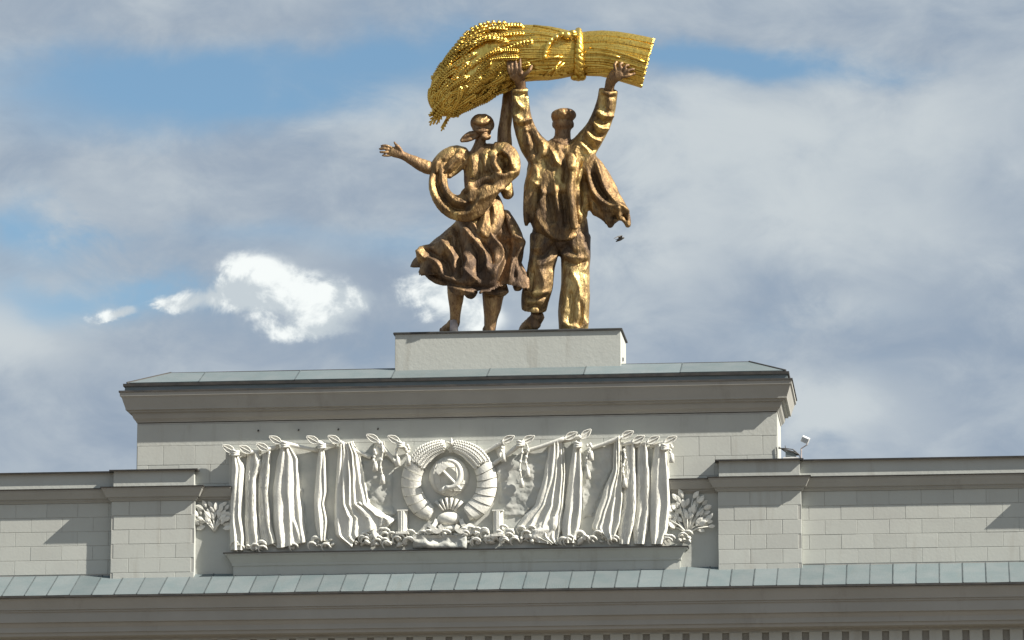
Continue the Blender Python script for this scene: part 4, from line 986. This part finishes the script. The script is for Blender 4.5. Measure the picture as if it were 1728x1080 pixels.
tf = [([(943, 425), (928, 440), (905, 450)], 4, 4.5), ([(938, 408), (920, 428), (902, 432)], 4, -4), ([(930, 402), (912, 418), (898, 420)], 4, 4), ([(895, 385), (898, 410), (897, 440)], 4, 4), ([(912, 455), (918, 478), (912, 500)], 5, 4), ([(899, 455), (897, 480), (894, 498)], 4, -3), ([(885, 496), (905, 503), (927, 498)], 3, -4), ([(886, 490), (905, 495), (925, 491)], 3, 3),
      ([(886, 520), (903, 515), (918, 525)], 3.5, -5), ([(890, 508), (904, 512)], 4, 3), ([(945, 420), (955, 432), (985, 436)], 4, 4), ([(950, 440), (972, 446), (992, 440)], 3.5, -4), ([(985, 415), (990, 440), (984, 460)], 4, 4.5), ([(965, 458), (975, 480), (978, 510), (974, 540)], 4, 5), ([(984, 462), (988, 495), (984, 530), (988, 552)], 4, 4), ([(955, 470), (958, 500), (953, 530)], 4, 3.5),
      ([(962, 490), (966, 520), (962, 548)], 3.5, -5), ([(978, 505), (982, 530), (977, 552)], 3, -5), ([(950, 540), (962, 549), (980, 552), (992, 540)], 3.5, 4), ([(948, 515), (953, 540), (962, 552)], 3.5, 4), ([(930, 455), (931, 480), (926, 500)], 3, 3), ([(955, 410), (965, 425), (975, 428)], 4, -4)]
sculpt('trousers', t, M['trouser_bronze'], man, tf, smooth=1, bump=.010)
for nodes in ([(909, 532, 2, 11, 11), (903, 541, 6, 12, 10), (894, 551, 16, 13, 10), (885, 559, 30, 12, 7), (880, 562, 40, 9, 5)], [(969, 548, 0, 17, 14), (968, 560, 8, 17, 12), (967, 563, 28, 14, 7), (967, 564, 42, 9, 5)]):
    sculpt('shoe', limb(MB(), nodes), M['pale_metal'] if False else M['skin_bronze'], man, [([(898, 530), (912, 538)], 3, 3)], smooth=1)

# ---- the woman
ft = sp(800, 562, 0); wom = empty('woman_statue', Vector((ft.x, YS, z_ped + .03)))
tag(wom, 'worn gilded bronze statue of a woman in headscarf and billowing skirt, one arm outstretched', 'statue')
b = MB()
ball(b, 814, 213, 0, 15, 19, 17); ball(b, 814, 219, 8, 10, 12, 11); ball(b, 814, 216, 18, 2.2, 4.2, 3.6); ball(b, 814, 209, 15, 8, 2, 3); ball(b, 814, 223, 16, 3.6, 1.5, 2.6)
for s in (-1, 1): ball(b, 814 + s*4.5, 212, 15.5, 2.3, 1.6, 2.2); ball(b, 814 + s*15, 216, 0, 2.2, 5, 3.5)
limb(b, [(813, 226, 0, 10, 10.5), (810, 242, 0, 10, 10.5), (810, 256, 0, 18, 13)])
limb(b, [(811, 254, 0, 26, 14), (816, 268, -1, 38, 19), (818, 288, -2, 37, 21), (815, 308, -2, 33, 20), (813, 330, 0, 28, 19), (815, 352, 0, 27, 20)], n=22)
limb(b, [(790, 266, 0, 14, 13), (758, 279, -3, 12.5, 12), (733, 284, -6, 11, 11), (717, 281, -8, 11.5, 11), (700, 272.5, -10, 9.5, 9), (685, 265, -11, 7.2, 7), (676, 260.5, -12, 7.8, 6.2), (667, 257, -13, 9.2, 5.4), (660, 255, -14, 8.2, 4.5)])
for (xa, ya, xb, yb, xc, yc, r) in ((662, 249.5, 652, 245.5, 643, 246, 2.1), (660, 253, 650, 251, 640, 251, 2.2), (660, 257.5, 650, 257, 641, 256.5, 2.2), (662, 262, 653, 263, 645, 262.5, 2.1)):
    limb(b, [(xa, ya, -14, r, r), (xb, yb, -16, r, r), (xc, yc, -15, r*.75, r*.75)], n=8, sub=3)
limb(b, [(678, 257, -14, 4, 4), (673, 249, -16, 3.2, 3.2), (668, 244, -16, 2.6, 2.6), (665, 239.5, -14, 1.9, 1.9)], n=8, sub=3)
limb(b, [(843, 266, 3, 16, 14), (851, 246, 6, 13.5, 13), (851, 220, 8, 11.5, 11.5), (855, 192, 10, 10.5, 10.5), (857, 166, 14, 9.5, 9.5), (858, 146, 22, 8, 8), (858, 132, 32, 9, 6), (858, 120, 40, 10, 5)])
for k in range(4): limb(b, [(850 + k*6, 122, 40, 2.7, 2.7), (849 + k*6.3, 110, 43, 2.7, 2.7), (849 + k*6.3, 102, 40, 2.1, 2.1)], n=8, sub=3)
limb(b, [(850, 128, 36, 3.6, 3.6), (843, 121, 42, 3, 3), (841, 113, 42, 2.4, 2.4)], n=8, sub=3)
limb(b, [(772, 462, 0, 18, 17), (770, 488, -1, 15.5, 15), (769, 508, -3, 12.5, 13), (768.5, 526, -3, 9.5, 10), (768, 544, 0, 8.5, 9)])
limb(b, [(833, 470, 0, 21, 19), (832, 498, -2, 18.5, 18), (830.5, 518, -3, 15.5, 16), (828, 538, -2, 11.5, 12), (826, 562, 0, 9.5, 10)])
sculpt('body', b, M['skin_bronze'], wom, [([(812, 268), (811, 290), (810, 312)], 4, -4), ([(795, 272), (800, 290), (798, 305)], 5, 3), ([(757, 458), (760, 500)], 3, 0), ([(828, 500), (830, 530)], 4, 2.5)], voxel=.021, smooth=1, bump=.009, bscale=6)
h = MB(); ball(h, 814, 209, -3, 21.5, 17.5, 19, 8); ball(h, 813, 203, -2, 17, 10, 17); ball(h, 815, 222, -8, 15, 9, 11); ball(h, 820, 231, -16, 9, 6.5, 7, 8)
sculpt('headscarf', h, M['skin_bronze'], wom, [([(797, 216), (815, 222), (834, 214)], 2.5, 3), ([(796, 210), (815, 215), (832, 206)], 2.3, -2.5), ([(800, 203), (816, 208), (828, 200)], 2.5, 2.2), ([(813, 228), (820, 233), (828, 228)], 2, 3), ([(806, 233), (818, 240), (829, 235)], 2, -2)], smooth=1, bump=.014)
h = MB(); limb(h, [(807, 226, -8, 6, 5), (796, 229, -13, 8.5, 4.5), (786, 233.5, -15, 7.5, 4.2), (778, 238, -15, 3.5, 3)])
sculpt('scarf_tail', h, M['skin_bronze'], wom, [([(804, 228), (790, 231), (780, 236)], 2.2, -3)], smooth=1, bump=.010)
q = MB()
limb(q, [(784, 262, -2, 14, 13), (770, 262, -4, 17, 15), (756, 268, -6, 18, 16), (744, 277, -8, 16, 14), (735, 286, -8, 12.5, 12.5)], n=20)
qf = [([(780, 252), (765, 264), (752, 280)], 3.2, 5), ([(776, 266), (766, 276), (756, 290)], 3.5, 5), ([(772, 255), (758, 268), (746, 284)], 3, -5), ([(740, 272), (736, 282), (738, 294)], 2.6, 4), ([(748, 268), (744, 280), (742, 294)], 2.4, -4)]
limb(q, [(811, 262, -6, 30, 16), (818, 280, -7, 35, 18), (818, 298, -7, 34, 18), (815, 312, -6, 31, 18)], n=20)
limb(q, [(778, 268, -6, 16, 12), (764, 281, -9, 15, 10), (752, 292, -11, 13, 9)], n=16)
qf += [([(774, 262), (763, 278), (748, 296)], 3.2, 4), ([(784, 268), (772, 284), (758, 296)], 3, -4), ([(795, 262), (800, 280), (797, 300)], 4, 3.5), ([(808, 258), (812, 285), (808, 310)], 4, -4), ([(822, 258), (818, 275), (822, 292)], 4, 4)]
sculpt('blouse', q, M['bronze'], wom, qf, smooth=1, bump=.010)
q = MB()
limb(q, [(752, 276, -12, 13, 8), (742, 288, -16, 14, 6.5), (739, 306, -20, 16, 5.5), (742, 324, -24, 17, 5.5), (752, 340, -28, 19, 6), (769, 350, -32, 22, 7), (789, 348, -34, 27, 8), (806, 333, -36, 27, 9), (824, 317, -36, 21, 10), (846, 306, -32, 13, 9), (868, 294, -24, 7, 7)], n=20)
limb(q, [(836, 250, -12, 11, 9), (852, 252, -16, 12, 10), (864, 264, -20, 12, 10), (869, 280, -22, 10, 10), (868, 294, -24, 8, 8)], n=18)
limb(q, [(832, 258, -20, 9, 8), (830, 275, -25, 9, 8), (840, 292, -28, 9, 8)], n=14)
limb(q, [(846, 254, -8, 14, 9), (852, 270, -10, 15, 9), (852, 288, -12, 14, 9)], n=16)
limb(q, [(852, 312, -10, 13, 12), (858, 330, -10, 10, 10)], n=14)
qf = [([(790, 322), (797, 303), (812, 294), (830, 293), (848, 299), (872, 289)], 3.2, 7), ([(800, 318), (815, 306), (835, 308)], 5, -8), ([(800, 340), (820, 332), (842, 322)], 5, 4), ([(792, 345), (782, 330), (790, 322)], 3, -4), ([(752, 292), (752, 312), (760, 330), (776, 336)], 2.6, 4), ([(730, 295), (732, 320), (744, 340), (765, 356)], 4, 3),
      ([(738, 285), (737, 308), (747, 332), (768, 352), (792, 352)], 2.8, -6), ([(746, 290), (747, 312), (757, 331), (775, 342), (796, 338)], 2.6, 5), ([(728, 300), (730, 322), (742, 343), (762, 360)], 2.6, 4), ([(770, 362), (790, 360), (806, 342)], 3.5, 3.5), ([(846, 252), (860, 264), (867, 282)], 3, 5), ([(836, 262), (834, 276), (842, 290)], 3, 5), ([(848, 264), (853, 275), (851, 288)], 4.5, -8), ([(824, 262), (822, 280), (834, 292)], 4, -7), ([(866, 282), (872, 290), (858, 298)], 3, 4), ([(838, 320), (850, 318), (858, 324)], 3, 4), ([(755, 345), (775, 350), (795, 344), (810, 326)], 3.5, -4)]
sculpt('shawl', q, M['bronze'], wom, qf, smooth=1, bump=.010)
# skirt: a bell blown to the left, with an uneven ruffled hem
k_ = MB(); NT, NL = 150, 34; vs = []; fs = []
def lin(t, xs, ys): return float(np.interp(t, xs, ys))
for i in range(NL+1):
    t = i/NL
    for jx in range(NT):
        th = 2*math.pi*jx/NT; c_, s_ = math.cos(th), math.sin(th)
        hem = 478 - 14*(-s_) * -1 + (-38*max(0, -c_)**1.5) + (-10*max(0, c_))
        tw = th + .55*t
        f = .55*math.sin(5*tw + 1.0) + .5*math.sin(9*tw + 2.2 - t*1.5) + .15*math.sin(15*tw + .7)
        f = math.copysign(abs(f)**.8, f)
        amp = .165*t**1.1
        cx_ = lin(t, (0, .3, .6, 1), (815, 812, 800, 794)); rx_ = lin(t, (0, .15, .3, .5, .75, .9, 1), (28, 37, 46, 60, 80, 92, 93))
        rd_ = lin(t, (0, .2, .5, .8, 1), (20, 28, 40, 52, 52)); k2 = 1 + amp*f
        y_ = 346 + (hem - 346 + 7*f*t)*(t**.96) + (6*t*t)
        q_ = (cx_ + rx_*c_*k2, y_, -2 + rd_*s_*k2); vs.append(sp(*q_))
for i in range(NL):
    for jx in range(NT): j2 = (jx+1) % NT; fs.append((i*NT+jx, i*NT+j2, (i+1)*NT+j2, (i+1)*NT+jx))
inner = len(vs)
for jx in range(NT):
    th = 2*math.pi*jx/NT; vs.append(sp(797 + 55*math.cos(th), 462 - 12*max(0, -math.cos(th)), -2 + 32*math.sin(th)))
for jx in range(NT): j2 = (jx+1) % NT; fs.append((NL*NT+jx, NL*NT+j2, inner+j2, inner+jx))
fs.append(tuple(range(inner, inner+NT))); fs.append(tuple(reversed(range(NT))))
k_.add(vs, fs)
limb(k_, [(755, 424, -18, 20, 12), (735, 428, -20, 19, 10), (718, 430, -20, 17, 9), (708, 430, -20, 15, 8)], n=18)
limb(k_, [(762, 465, -18, 17, 14), (742, 467, -16, 14, 12), (728, 463, -14, 10, 9), (718, 459, -12, 5, 6)], n=16)
limb(k_, [(852, 360, -4, 9, 14), (860, 380, -8, 13, 15), (866, 402, -8, 17, 15), (866, 426, -8, 18, 14), (864, 448, -8, 15, 13)], n=20)
limb(k_, [(866, 458, -10, 16, 14), (878, 472, -8, 10, 12), (872, 486, -6, 8, 10)], n=14)
limb(k_, [(835, 478, -20, 22, 16), (848, 492, -12, 12, 12)], n=14); limb(k_, [(790, 478, -18, 20, 14), (795, 498, -8, 10, 10)], n=14); limb(k_, [(765, 470, -18, 14, 12)]*1 + [(770, 478, -16, 10, 10)], n=12)
kf = [([(780, 383), (802, 409), (822, 437), (822, 462)], 5.5, 10), ([(791, 370), (803, 384), (812, 400)], 4, 7), ([(823, 390), (838, 412), (848, 434), (836, 452), (831, 472)], 5, 9), ([(779, 425), (790, 441), (783, 453), (795, 468), (808, 477)], 4.5, 8),
      ([(741, 402), (757, 420), (769, 438), (767, 458)], 5, 8), ([(866, 398), (880, 409), (870, 432), (862, 455), (857, 478)], 4.5, 9), ([(700, 418), (715, 434), (737, 444), (752, 466), (775, 476)], 3.5, 7),
      ([(766, 378), (772, 405), (777, 440), (774, 470)], 6, -10), ([(795, 405), (808, 430), (810, 460)], 5, -9), ([(812, 403), (828, 428), (832, 446)], 4.5, -8), ([(838, 395), (856, 415), (853, 450), (842, 485)], 6, -10), ([(715, 418), (735, 430), (752, 440)], 4, -6), ([(745, 425), (755, 445), (760, 468)], 4, -7),
      ([(873, 412), (868, 440), (868, 470)], 4, -6), ([(830, 345), (835, 362), (832, 385)], 4, -4), ([(815, 350), (815, 375), (820, 390)], 4, 4), ([(848, 360), (852, 385), (862, 402)], 5, -4), ([(720, 450), (745, 472), (780, 482), (820, 486), (860, 484)], 4, -5), ([(740, 478), (780, 490), (830, 494), (870, 490)], 3, 4), ([(758, 395), (762, 415)], 4, -6), ([(885, 425), (878, 445), (886, 462)], 4, -4)]
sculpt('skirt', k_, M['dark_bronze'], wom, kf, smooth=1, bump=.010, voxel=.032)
wb = MB(); limb(wb, [(815, 338, -2, 27, 21), (822, 356, -12, 29, 18), (820, 378, -26, 27, 12), (812, 396, -34, 16, 8)], n=22)      # the light upper panel of the skirt
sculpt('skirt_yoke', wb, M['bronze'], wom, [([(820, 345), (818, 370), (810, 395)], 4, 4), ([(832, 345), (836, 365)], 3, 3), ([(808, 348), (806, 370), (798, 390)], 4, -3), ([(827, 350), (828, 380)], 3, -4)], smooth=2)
for nodes in ([(768, 543, 2, 9.5, 10), (763, 550, 6, 10, 9), (754, 557, 16, 10, 7), (746, 561, 28, 8, 4)], [(826, 556, 0, 11, 10), (824, 562, 14, 11, 7), (823, 564, 34, 8, 4)]):
    sculpt('shoe', limb(MB(), nodes), M['skin_bronze'], wom, smooth=1)
hl = sp(766, 550, -10); MB().tube([sp(766, 541, -6), sp(766, 562, -8)], [.10, .115], 10).build('boot_heel', M['pale_metal'], wom, True)

# ---- the sheaf
AXN = [(1091, 106, 0, 41, 38), (1060, 98, 0, 39.5, 37), (1023, 90.5, 0, 37, 35), (990, 90.5, 0, 35.5, 33), (977, 91.5, 0, 34.5, 32), (962, 91, 0, 36.5, 34), (930, 90, 0, 43, 37), (892, 89, 0, 45.5, 38), (860, 92.5, 0, 48, 38), (828, 102, 0, 52, 37), (796, 124, 0, 45, 33), (774, 145, 0, 38, 28), (759, 165, 0, 30, 22), (750, 181, 0, 21, 16), (746, 189, 0, 12, 11)]
AXC = catmull(AXN, 8)
def axis(s):
    """point, tangent, normal and half sizes of the sheaf's axis; s 0..1 from cut end to ears"""
    f = s*(len(AXC)-1); i = min(int(f), len(AXC)-2); q = AXC[i]*(1-(f-i)) + AXC[i+1]*(f-i)
    a, b = AXC[max(0, i-1)], AXC[min(len(AXC)-1, i+2)]; t = np.array((b[0]-a[0], b[1]-a[1])); t /= np.linalg.norm(t)
    return q, t, np.array((-t[1], t[0]))
def on_sheaf(s, ph, k=1.0):
    """ph: 0 = towards the picture's viewer, + = downwards"""
    q, t, n = axis(s); n = -n if n[1] < 0 else n
    return q[0] + n[0]*math.sin(ph)*q[3]*k, q[1] + n[1]*math.sin(ph)*q[3]*k, q[2] - math.cos(ph)*q[4]*k
cb = sp(960, 91, 0); sh = empty('wheat_sheaf', sp(960, 128, 0))
tag(sh, 'large bright gold sheaf of wheat tied with rope and held up by both statues', 'wheat sheaf')
s0 = MB(); limb(s0, [(a, b_, c_, d_*.995, e_*.995) for a, b_, c_, d_, e_ in AXN], n=40, sub=6, round_=(False, True))
sculpt('bundle', s0, M['gold'], sh, smooth=0, bump=.012, bscale=9, voxel=.035)
rnd = random.Random(5)
st = MB()
for k in range(170):
    ph = 2*math.pi*k/170 + rnd.uniform(-.02, .02); dr = rnd.uniform(-.12, .12); sa = 0.0 - rnd.uniform(0, .003); sb = rnd.uniform(.50, .62)
    r = rnd.uniform(1.0, 2.2); lift = rnd.uniform(.985, 1.02); pts = []
    for i in range(15):
        s = sa + (sb-sa)*i/14; s = max(0, s); pinch = math.exp(-((s-.31)/.05)**2)
        pts.append(sp(*on_sheaf(s, ph + dr*(s-.31)*2.2, lift*(1-pinch) + 1.0*pinch)))
    e = pts[0] + (pts[0]-pts[1]).normalized()*rnd.uniform(.01, .06); st.tube([e] + pts, [r/64]*16, 5)
o = st.build('straw', M['gold'], sh, True); tag(o, kind='stuff')
for k in range(16):                                                       # loose stalks lying across the bundle
    ph = rnd.uniform(-1.2, 1.3); sa = rnd.choice([rnd.uniform(.0, .1), rnd.uniform(.36, .42)]); sb = sa + rnd.uniform(.12, .2); dr = rnd.uniform(-.5, .5)
    pts = [sp(*on_sheaf(sa + (sb-sa)*i/8, ph + dr*i/8, 1.05)) for i in range(9)]
    MB().tube(pts, .034, 6).build('stalk', M['gold'], sh, True)
# ears of wheat
def ear(s_, ph0, ds, dph, n, lift=1.04, size=1.0, path=None):
    m_ = MB(); P = []
    if path:
        P = [sp(*v) for v in catmull(path, max(1, round((n+1)/(len(path)-1))))]; n = len(P) - 2
    for i in range(0 if path else n+2):
        u = i/(n+1); s = s_ + ds*u; x, y, d = on_sheaf(min(s, 1.0), ph0 + dph*u, lift + .05*math.sin(u*math.pi))
        if s > 1.0:
            q, t, nn = axis(1.0); x += t[0]*(s-1.0)*560; y += t[1]*(s-1.0)*560
        P.append(sp(x, y, d))
    m_.tube(P, .022*size, 5)
    for i in range(1, n+1):
        T = (P[i+1]-P[i-1]).normalized(); out_ = (Vector((0.25, -1, 0.35)) if path else P[i] - sp(*[axis(min(1, s_+ds*i/(n+1)))[0][q] for q in range(3)])); out_ = (out_ - T*out_.dot(T)).normalized(); S = T.cross(out_)
        tap = 1 - .45*(i/n)
        for s in (-1, 1, 0):
            ax = (T*1.0 + S*s*.75 + out_*(.35 if s else .7)).normalized(); b1 = ax.cross(out_ if s else S).normalized(); b2 = ax.cross(b1)
            c = P[i] + S*s*.040*size*tap + out_*(.026 if s else .045)*size
            R = Matrix((ax, b1, b2)).transposed()
            m_.ell(c, (.068*size*tap, .024*size*tap, .024*size*tap), 6, 4, R)
    return m_.build('wheat_ear', M['gold'], sh, True)
ne = 0
for s_, n_ph, L_ in ((.50, 13, .115), (.555, 18, .12), (.605, 20, .12), (.655, 21, .12), (.705, 22, .12), (.755, 21, .12), (.80, 20, .11), (.85, 18, .105), (.89, 15, .10), (.93, 12, .10)):
    for k in range(n_ph):
        ph = -math.pi*.78 + 2*math.pi*.78*(k + rnd.uniform(.2, .8))/n_ph
        if s_ < .55 and (ph > .9 or rnd.random() < .25): continue
        ear(s_ + rnd.uniform(-.025, .025), ph, L_*rnd.uniform(.8, 1.2), rnd.gauss(0, .30) + .10*math.sin(ph), rnd.randint(8, 13), 1.0 + rnd.choice((0, .02, .04, .10, .13)), rnd.uniform(.85, 1.35)); ne += 1
for (xa, ya), (xb, yb) in (((770, 92), (727, 133)), ((764, 106), (730, 141)), ((758, 122), (734, 152)), ((752, 150), (729, 178)), ((752, 165), (725, 196)), ((756, 168), (731, 201)), ((762, 170), (739, 203)), ((772, 168), (756, 199)), ((776, 165), (763, 198)), ((782, 160), (771, 197)), ((790, 152), (780, 187)), ((795, 78), (765, 84)), ((822, 56), (795, 62)), ((815, 140), (800, 163)), ((800, 84), (772, 104)), ((828, 138), (812, 164)), ((850, 48), (826, 50)), ((800, 145), (789, 168)), ((848, 132), (832, 156)), ((812, 60), (782, 72)), ((785, 76), (758, 96))):
    for dd in (-16, 4):
        j1, j2 = rnd.uniform(-3, 3), rnd.uniform(-2.5, 2.5)
        ear(0, 0, 0, 0, 9, size=1.15, path=[(xa + j1, ya + j2, dd + rnd.uniform(-8, 4)), ((xa+xb)/2 + j1 + rnd.uniform(-2, 2), (ya+yb)/2 + rnd.uniform(-2, 2), dd - 2), (xb + j2*.5, yb + j1*.5, dd + 5)]); ne += 1
for k in range(15):
    ph = -math.pi*.8 + 2*math.pi*.8*k/15; ear(.955 + rnd.uniform(-.03, .01), ph, .06*rnd.uniform(.5, 1.2), rnd.uniform(-.3, .3), 8, 1.05, 1.0); ne += 1
# rope round the sheaf
def ring(s, w, k, name, strands=2, tilt=0.):
    for q in range(strands):
        pts = []
        for i in range(97):
            a = 2*math.pi*i/96; tw = a*9 + q*2*math.pi/strands
            x, y, d = on_sheaf(s + tilt*math.sin(a) + .0085*w*math.cos(tw), a, k + .045*math.sin(tw)*w); pts.append(sp(x, y, d))
        MB().tube(pts, .052*w, 7).build(name, M['gold'], sh, True)
sR = .315
best = min(range(len(AXC)), key=lambda i: abs(AXC[i][0]-977)); sR = best/(len(AXC)-1)
ring(sR, 1.8, 1.08, 'rope', 3, .004)
MB().tube([sp(*q) for q in [tuple(v) for v in catmull([(972, 60, -33), (962, 58, -36), (952, 57, -37), (938, 62, -40), (927, 73, -42), (921, 86, -43), (919, 97, -42)], 4)]], [.055]*25, 8).build('rope_end', M['gold'], sh, True)
for i in range(7):
    x, y = np.interp(i, (0, 2, 4, 6), (948, 930, 922, 919)), np.interp(i, (0, 2, 4, 6), (58, 68, 82, 96)); MB().ell(sp(x, y, -41 - i*.3), (.07, .07, .075), 8, 5).build('rope_strand', M['gold'], sh, True)
MB().ell(sp(956, 60, -36), (.13, .12, .12), 10, 7).ell(sp(966, 56, -33), (.12, .1, .09), 10, 7).build('rope_knot', M['gold'], sh, True)
MB().ell(sp(982, 130, -14), (.12, .14, .10), 10, 7).ell(sp(970, 131, -18), (.12, .14, .08), 10, 7).build('rope_knot', M['gold'], sh, True)
for a_, b_ in (((925, 127, -30), (946, 104, -39)), ((930, 129, -30), (952, 106, -40)), ((917, 128, -30), (940, 112, -39))):
    MB().tube([sp(*a_), sp((a_[0]+b_[0])/2, (a_[1]+b_[1])/2, -39.5), sp(*b_)], .035, 6).build('stalk', M['gold'], sh, True)
print('EARS', ne)

# ------------------------------------------------------------------ small things on the roof and in the air
lf = at(1352, 768, .25); base = Vector((lf.x, .25, zp + .03))
fl = empty('floodlight', base); tag(fl, 'small white floodlight on a thin bent pole at the edge of the right wing roof', 'floodlight')
top = at(1354, 757, .25); hd_ = at(1359, 744, .25)
MB().tube([base, Vector((top.x - .03, .25, top.z)), Vector((hd_.x + .05, .25, hd_.z - .1)), hd_], .018, 6).build('pole', M['pale_metal'], fl)
hq = Matrix.Rotation(math.radians(25), 3, 'Y') @ Matrix.Rotation(math.radians(20), 3, 'X')
def obox(c, h, R): return [c + R @ Vector((x*h[0], y*h[1], z*h[2])) for x in (-1, 1) for y in (-1, 1) for z in (-1, 1)], [(0,1,3,2),(4,6,7,5),(0,4,5,1),(2,3,7,6),(0,2,6,4),(1,5,7,3)]
MB().add(*obox(hd_ + Vector((0, 0, .03)), (.10, .07, .075), hq)).build('lamp_housing', M['white_metal'], fl, bevel=.01)
MB().add(*obox(hd_ + hq @ Vector((.0, -.075, .0)) + Vector((0, 0, .03)), (.085, .008, .06), hq)).build('lamp_glass', M['glass'], fl)
MB().box((base.x - .05, .2, zp + .02), (base.x + .05, .3, zp + .06)).build('foot', M['pale_metal'], fl)
jb = Vector((at(1336, 765, .35).x, .35, zp + .03)); j = empty('junction_box', jb); tag(j, 'grey electrical box with black cables at the right end wall of the attic', 'electrical box')
MB().box((jb.x - .22, .2, zp + .03), (jb.x + .18, .5, zp + .12)).build('tray', M['white_metal'], j)
MB().box((jb.x - .16, .28, zp + .12), (jb.x + .12, .46, zp + .30)).build('box', M['zinc'], j, bevel=.01)
for k in range(5):
    rnd = random.Random(k); a = Vector((AX1 + .03, .15 + .05*k, zp + .34 + .02*k)); b = Vector((jb.x + .24, .22 + .03*k, zp + .03))
    pts = [a, a.lerp(b, .3) + Vector((0, 0, .10 - .03*k)), a.lerp(b, .6) + Vector((rnd.uniform(-.02, .05), 0, .16 - .04*k)), a.lerp(b, .85) + Vector((.05, 0, .10)), b]
    MB().tube(pts, .014, 5).build('cable', M['black'], j)
MB().tube([jb + Vector((-.14, 0, .25)), jb + Vector((-.17, 0, .42))], .01, 5).build('aerial', M['black'], j)
MB().tube([Vector((AX1 - .02, -.03, zp + .35)), Vector((AX1 + .0, -.035, zp + .2)), Vector((AX1 - .01, -.03, zp - .0))], .012, 5).build('cable', M['black'], j)
# bird
BS = .72
bp = at(1046, 404, 12.0); bd = empty('flying_bird', bp); tag(bd, 'small dark bird flying below the coat tail right of the man statue', 'bird')
MB().tube([bp + Vector((-.12, 0, -.07)), bp + Vector((-.06, 0, -.03)), bp, bp + Vector((.07, 0, .03)), bp + Vector((.11, 0, .045)), bp + Vector((.14, 0, .045))], [.009, .032, .046, .034, .026, .005], 8).build('body', M['feather'], bd, True)
for s in (-1, 1):                                    # wings half raised, swept back
    root0, root1 = bp + BS*Vector((.09, s*.03, .03)), bp + BS*Vector((-.06, s*.03, .01))
    mid0, mid1 = bp + BS*Vector((.12, s*.22, .13)), bp + BS*Vector((-.05, s*.22, .10))
    tip = bp + BS*Vector((-.22, s*.46, .10 if s > 0 else -.06))
    top_ = [root0, root1, mid1, mid0, tip]; bot = [q - Vector((0, 0, .014)) for q in top_]
    MB().add(top_ + bot, [(0,1,2,3), (3,2,4), (8,7,6,5), (9,7,8), (0,3,8,5), (1,6,7,2), (3,4,9,8), (2,7,9,4), (0,5,6,1)]).build('wing', M['feather'], bd)
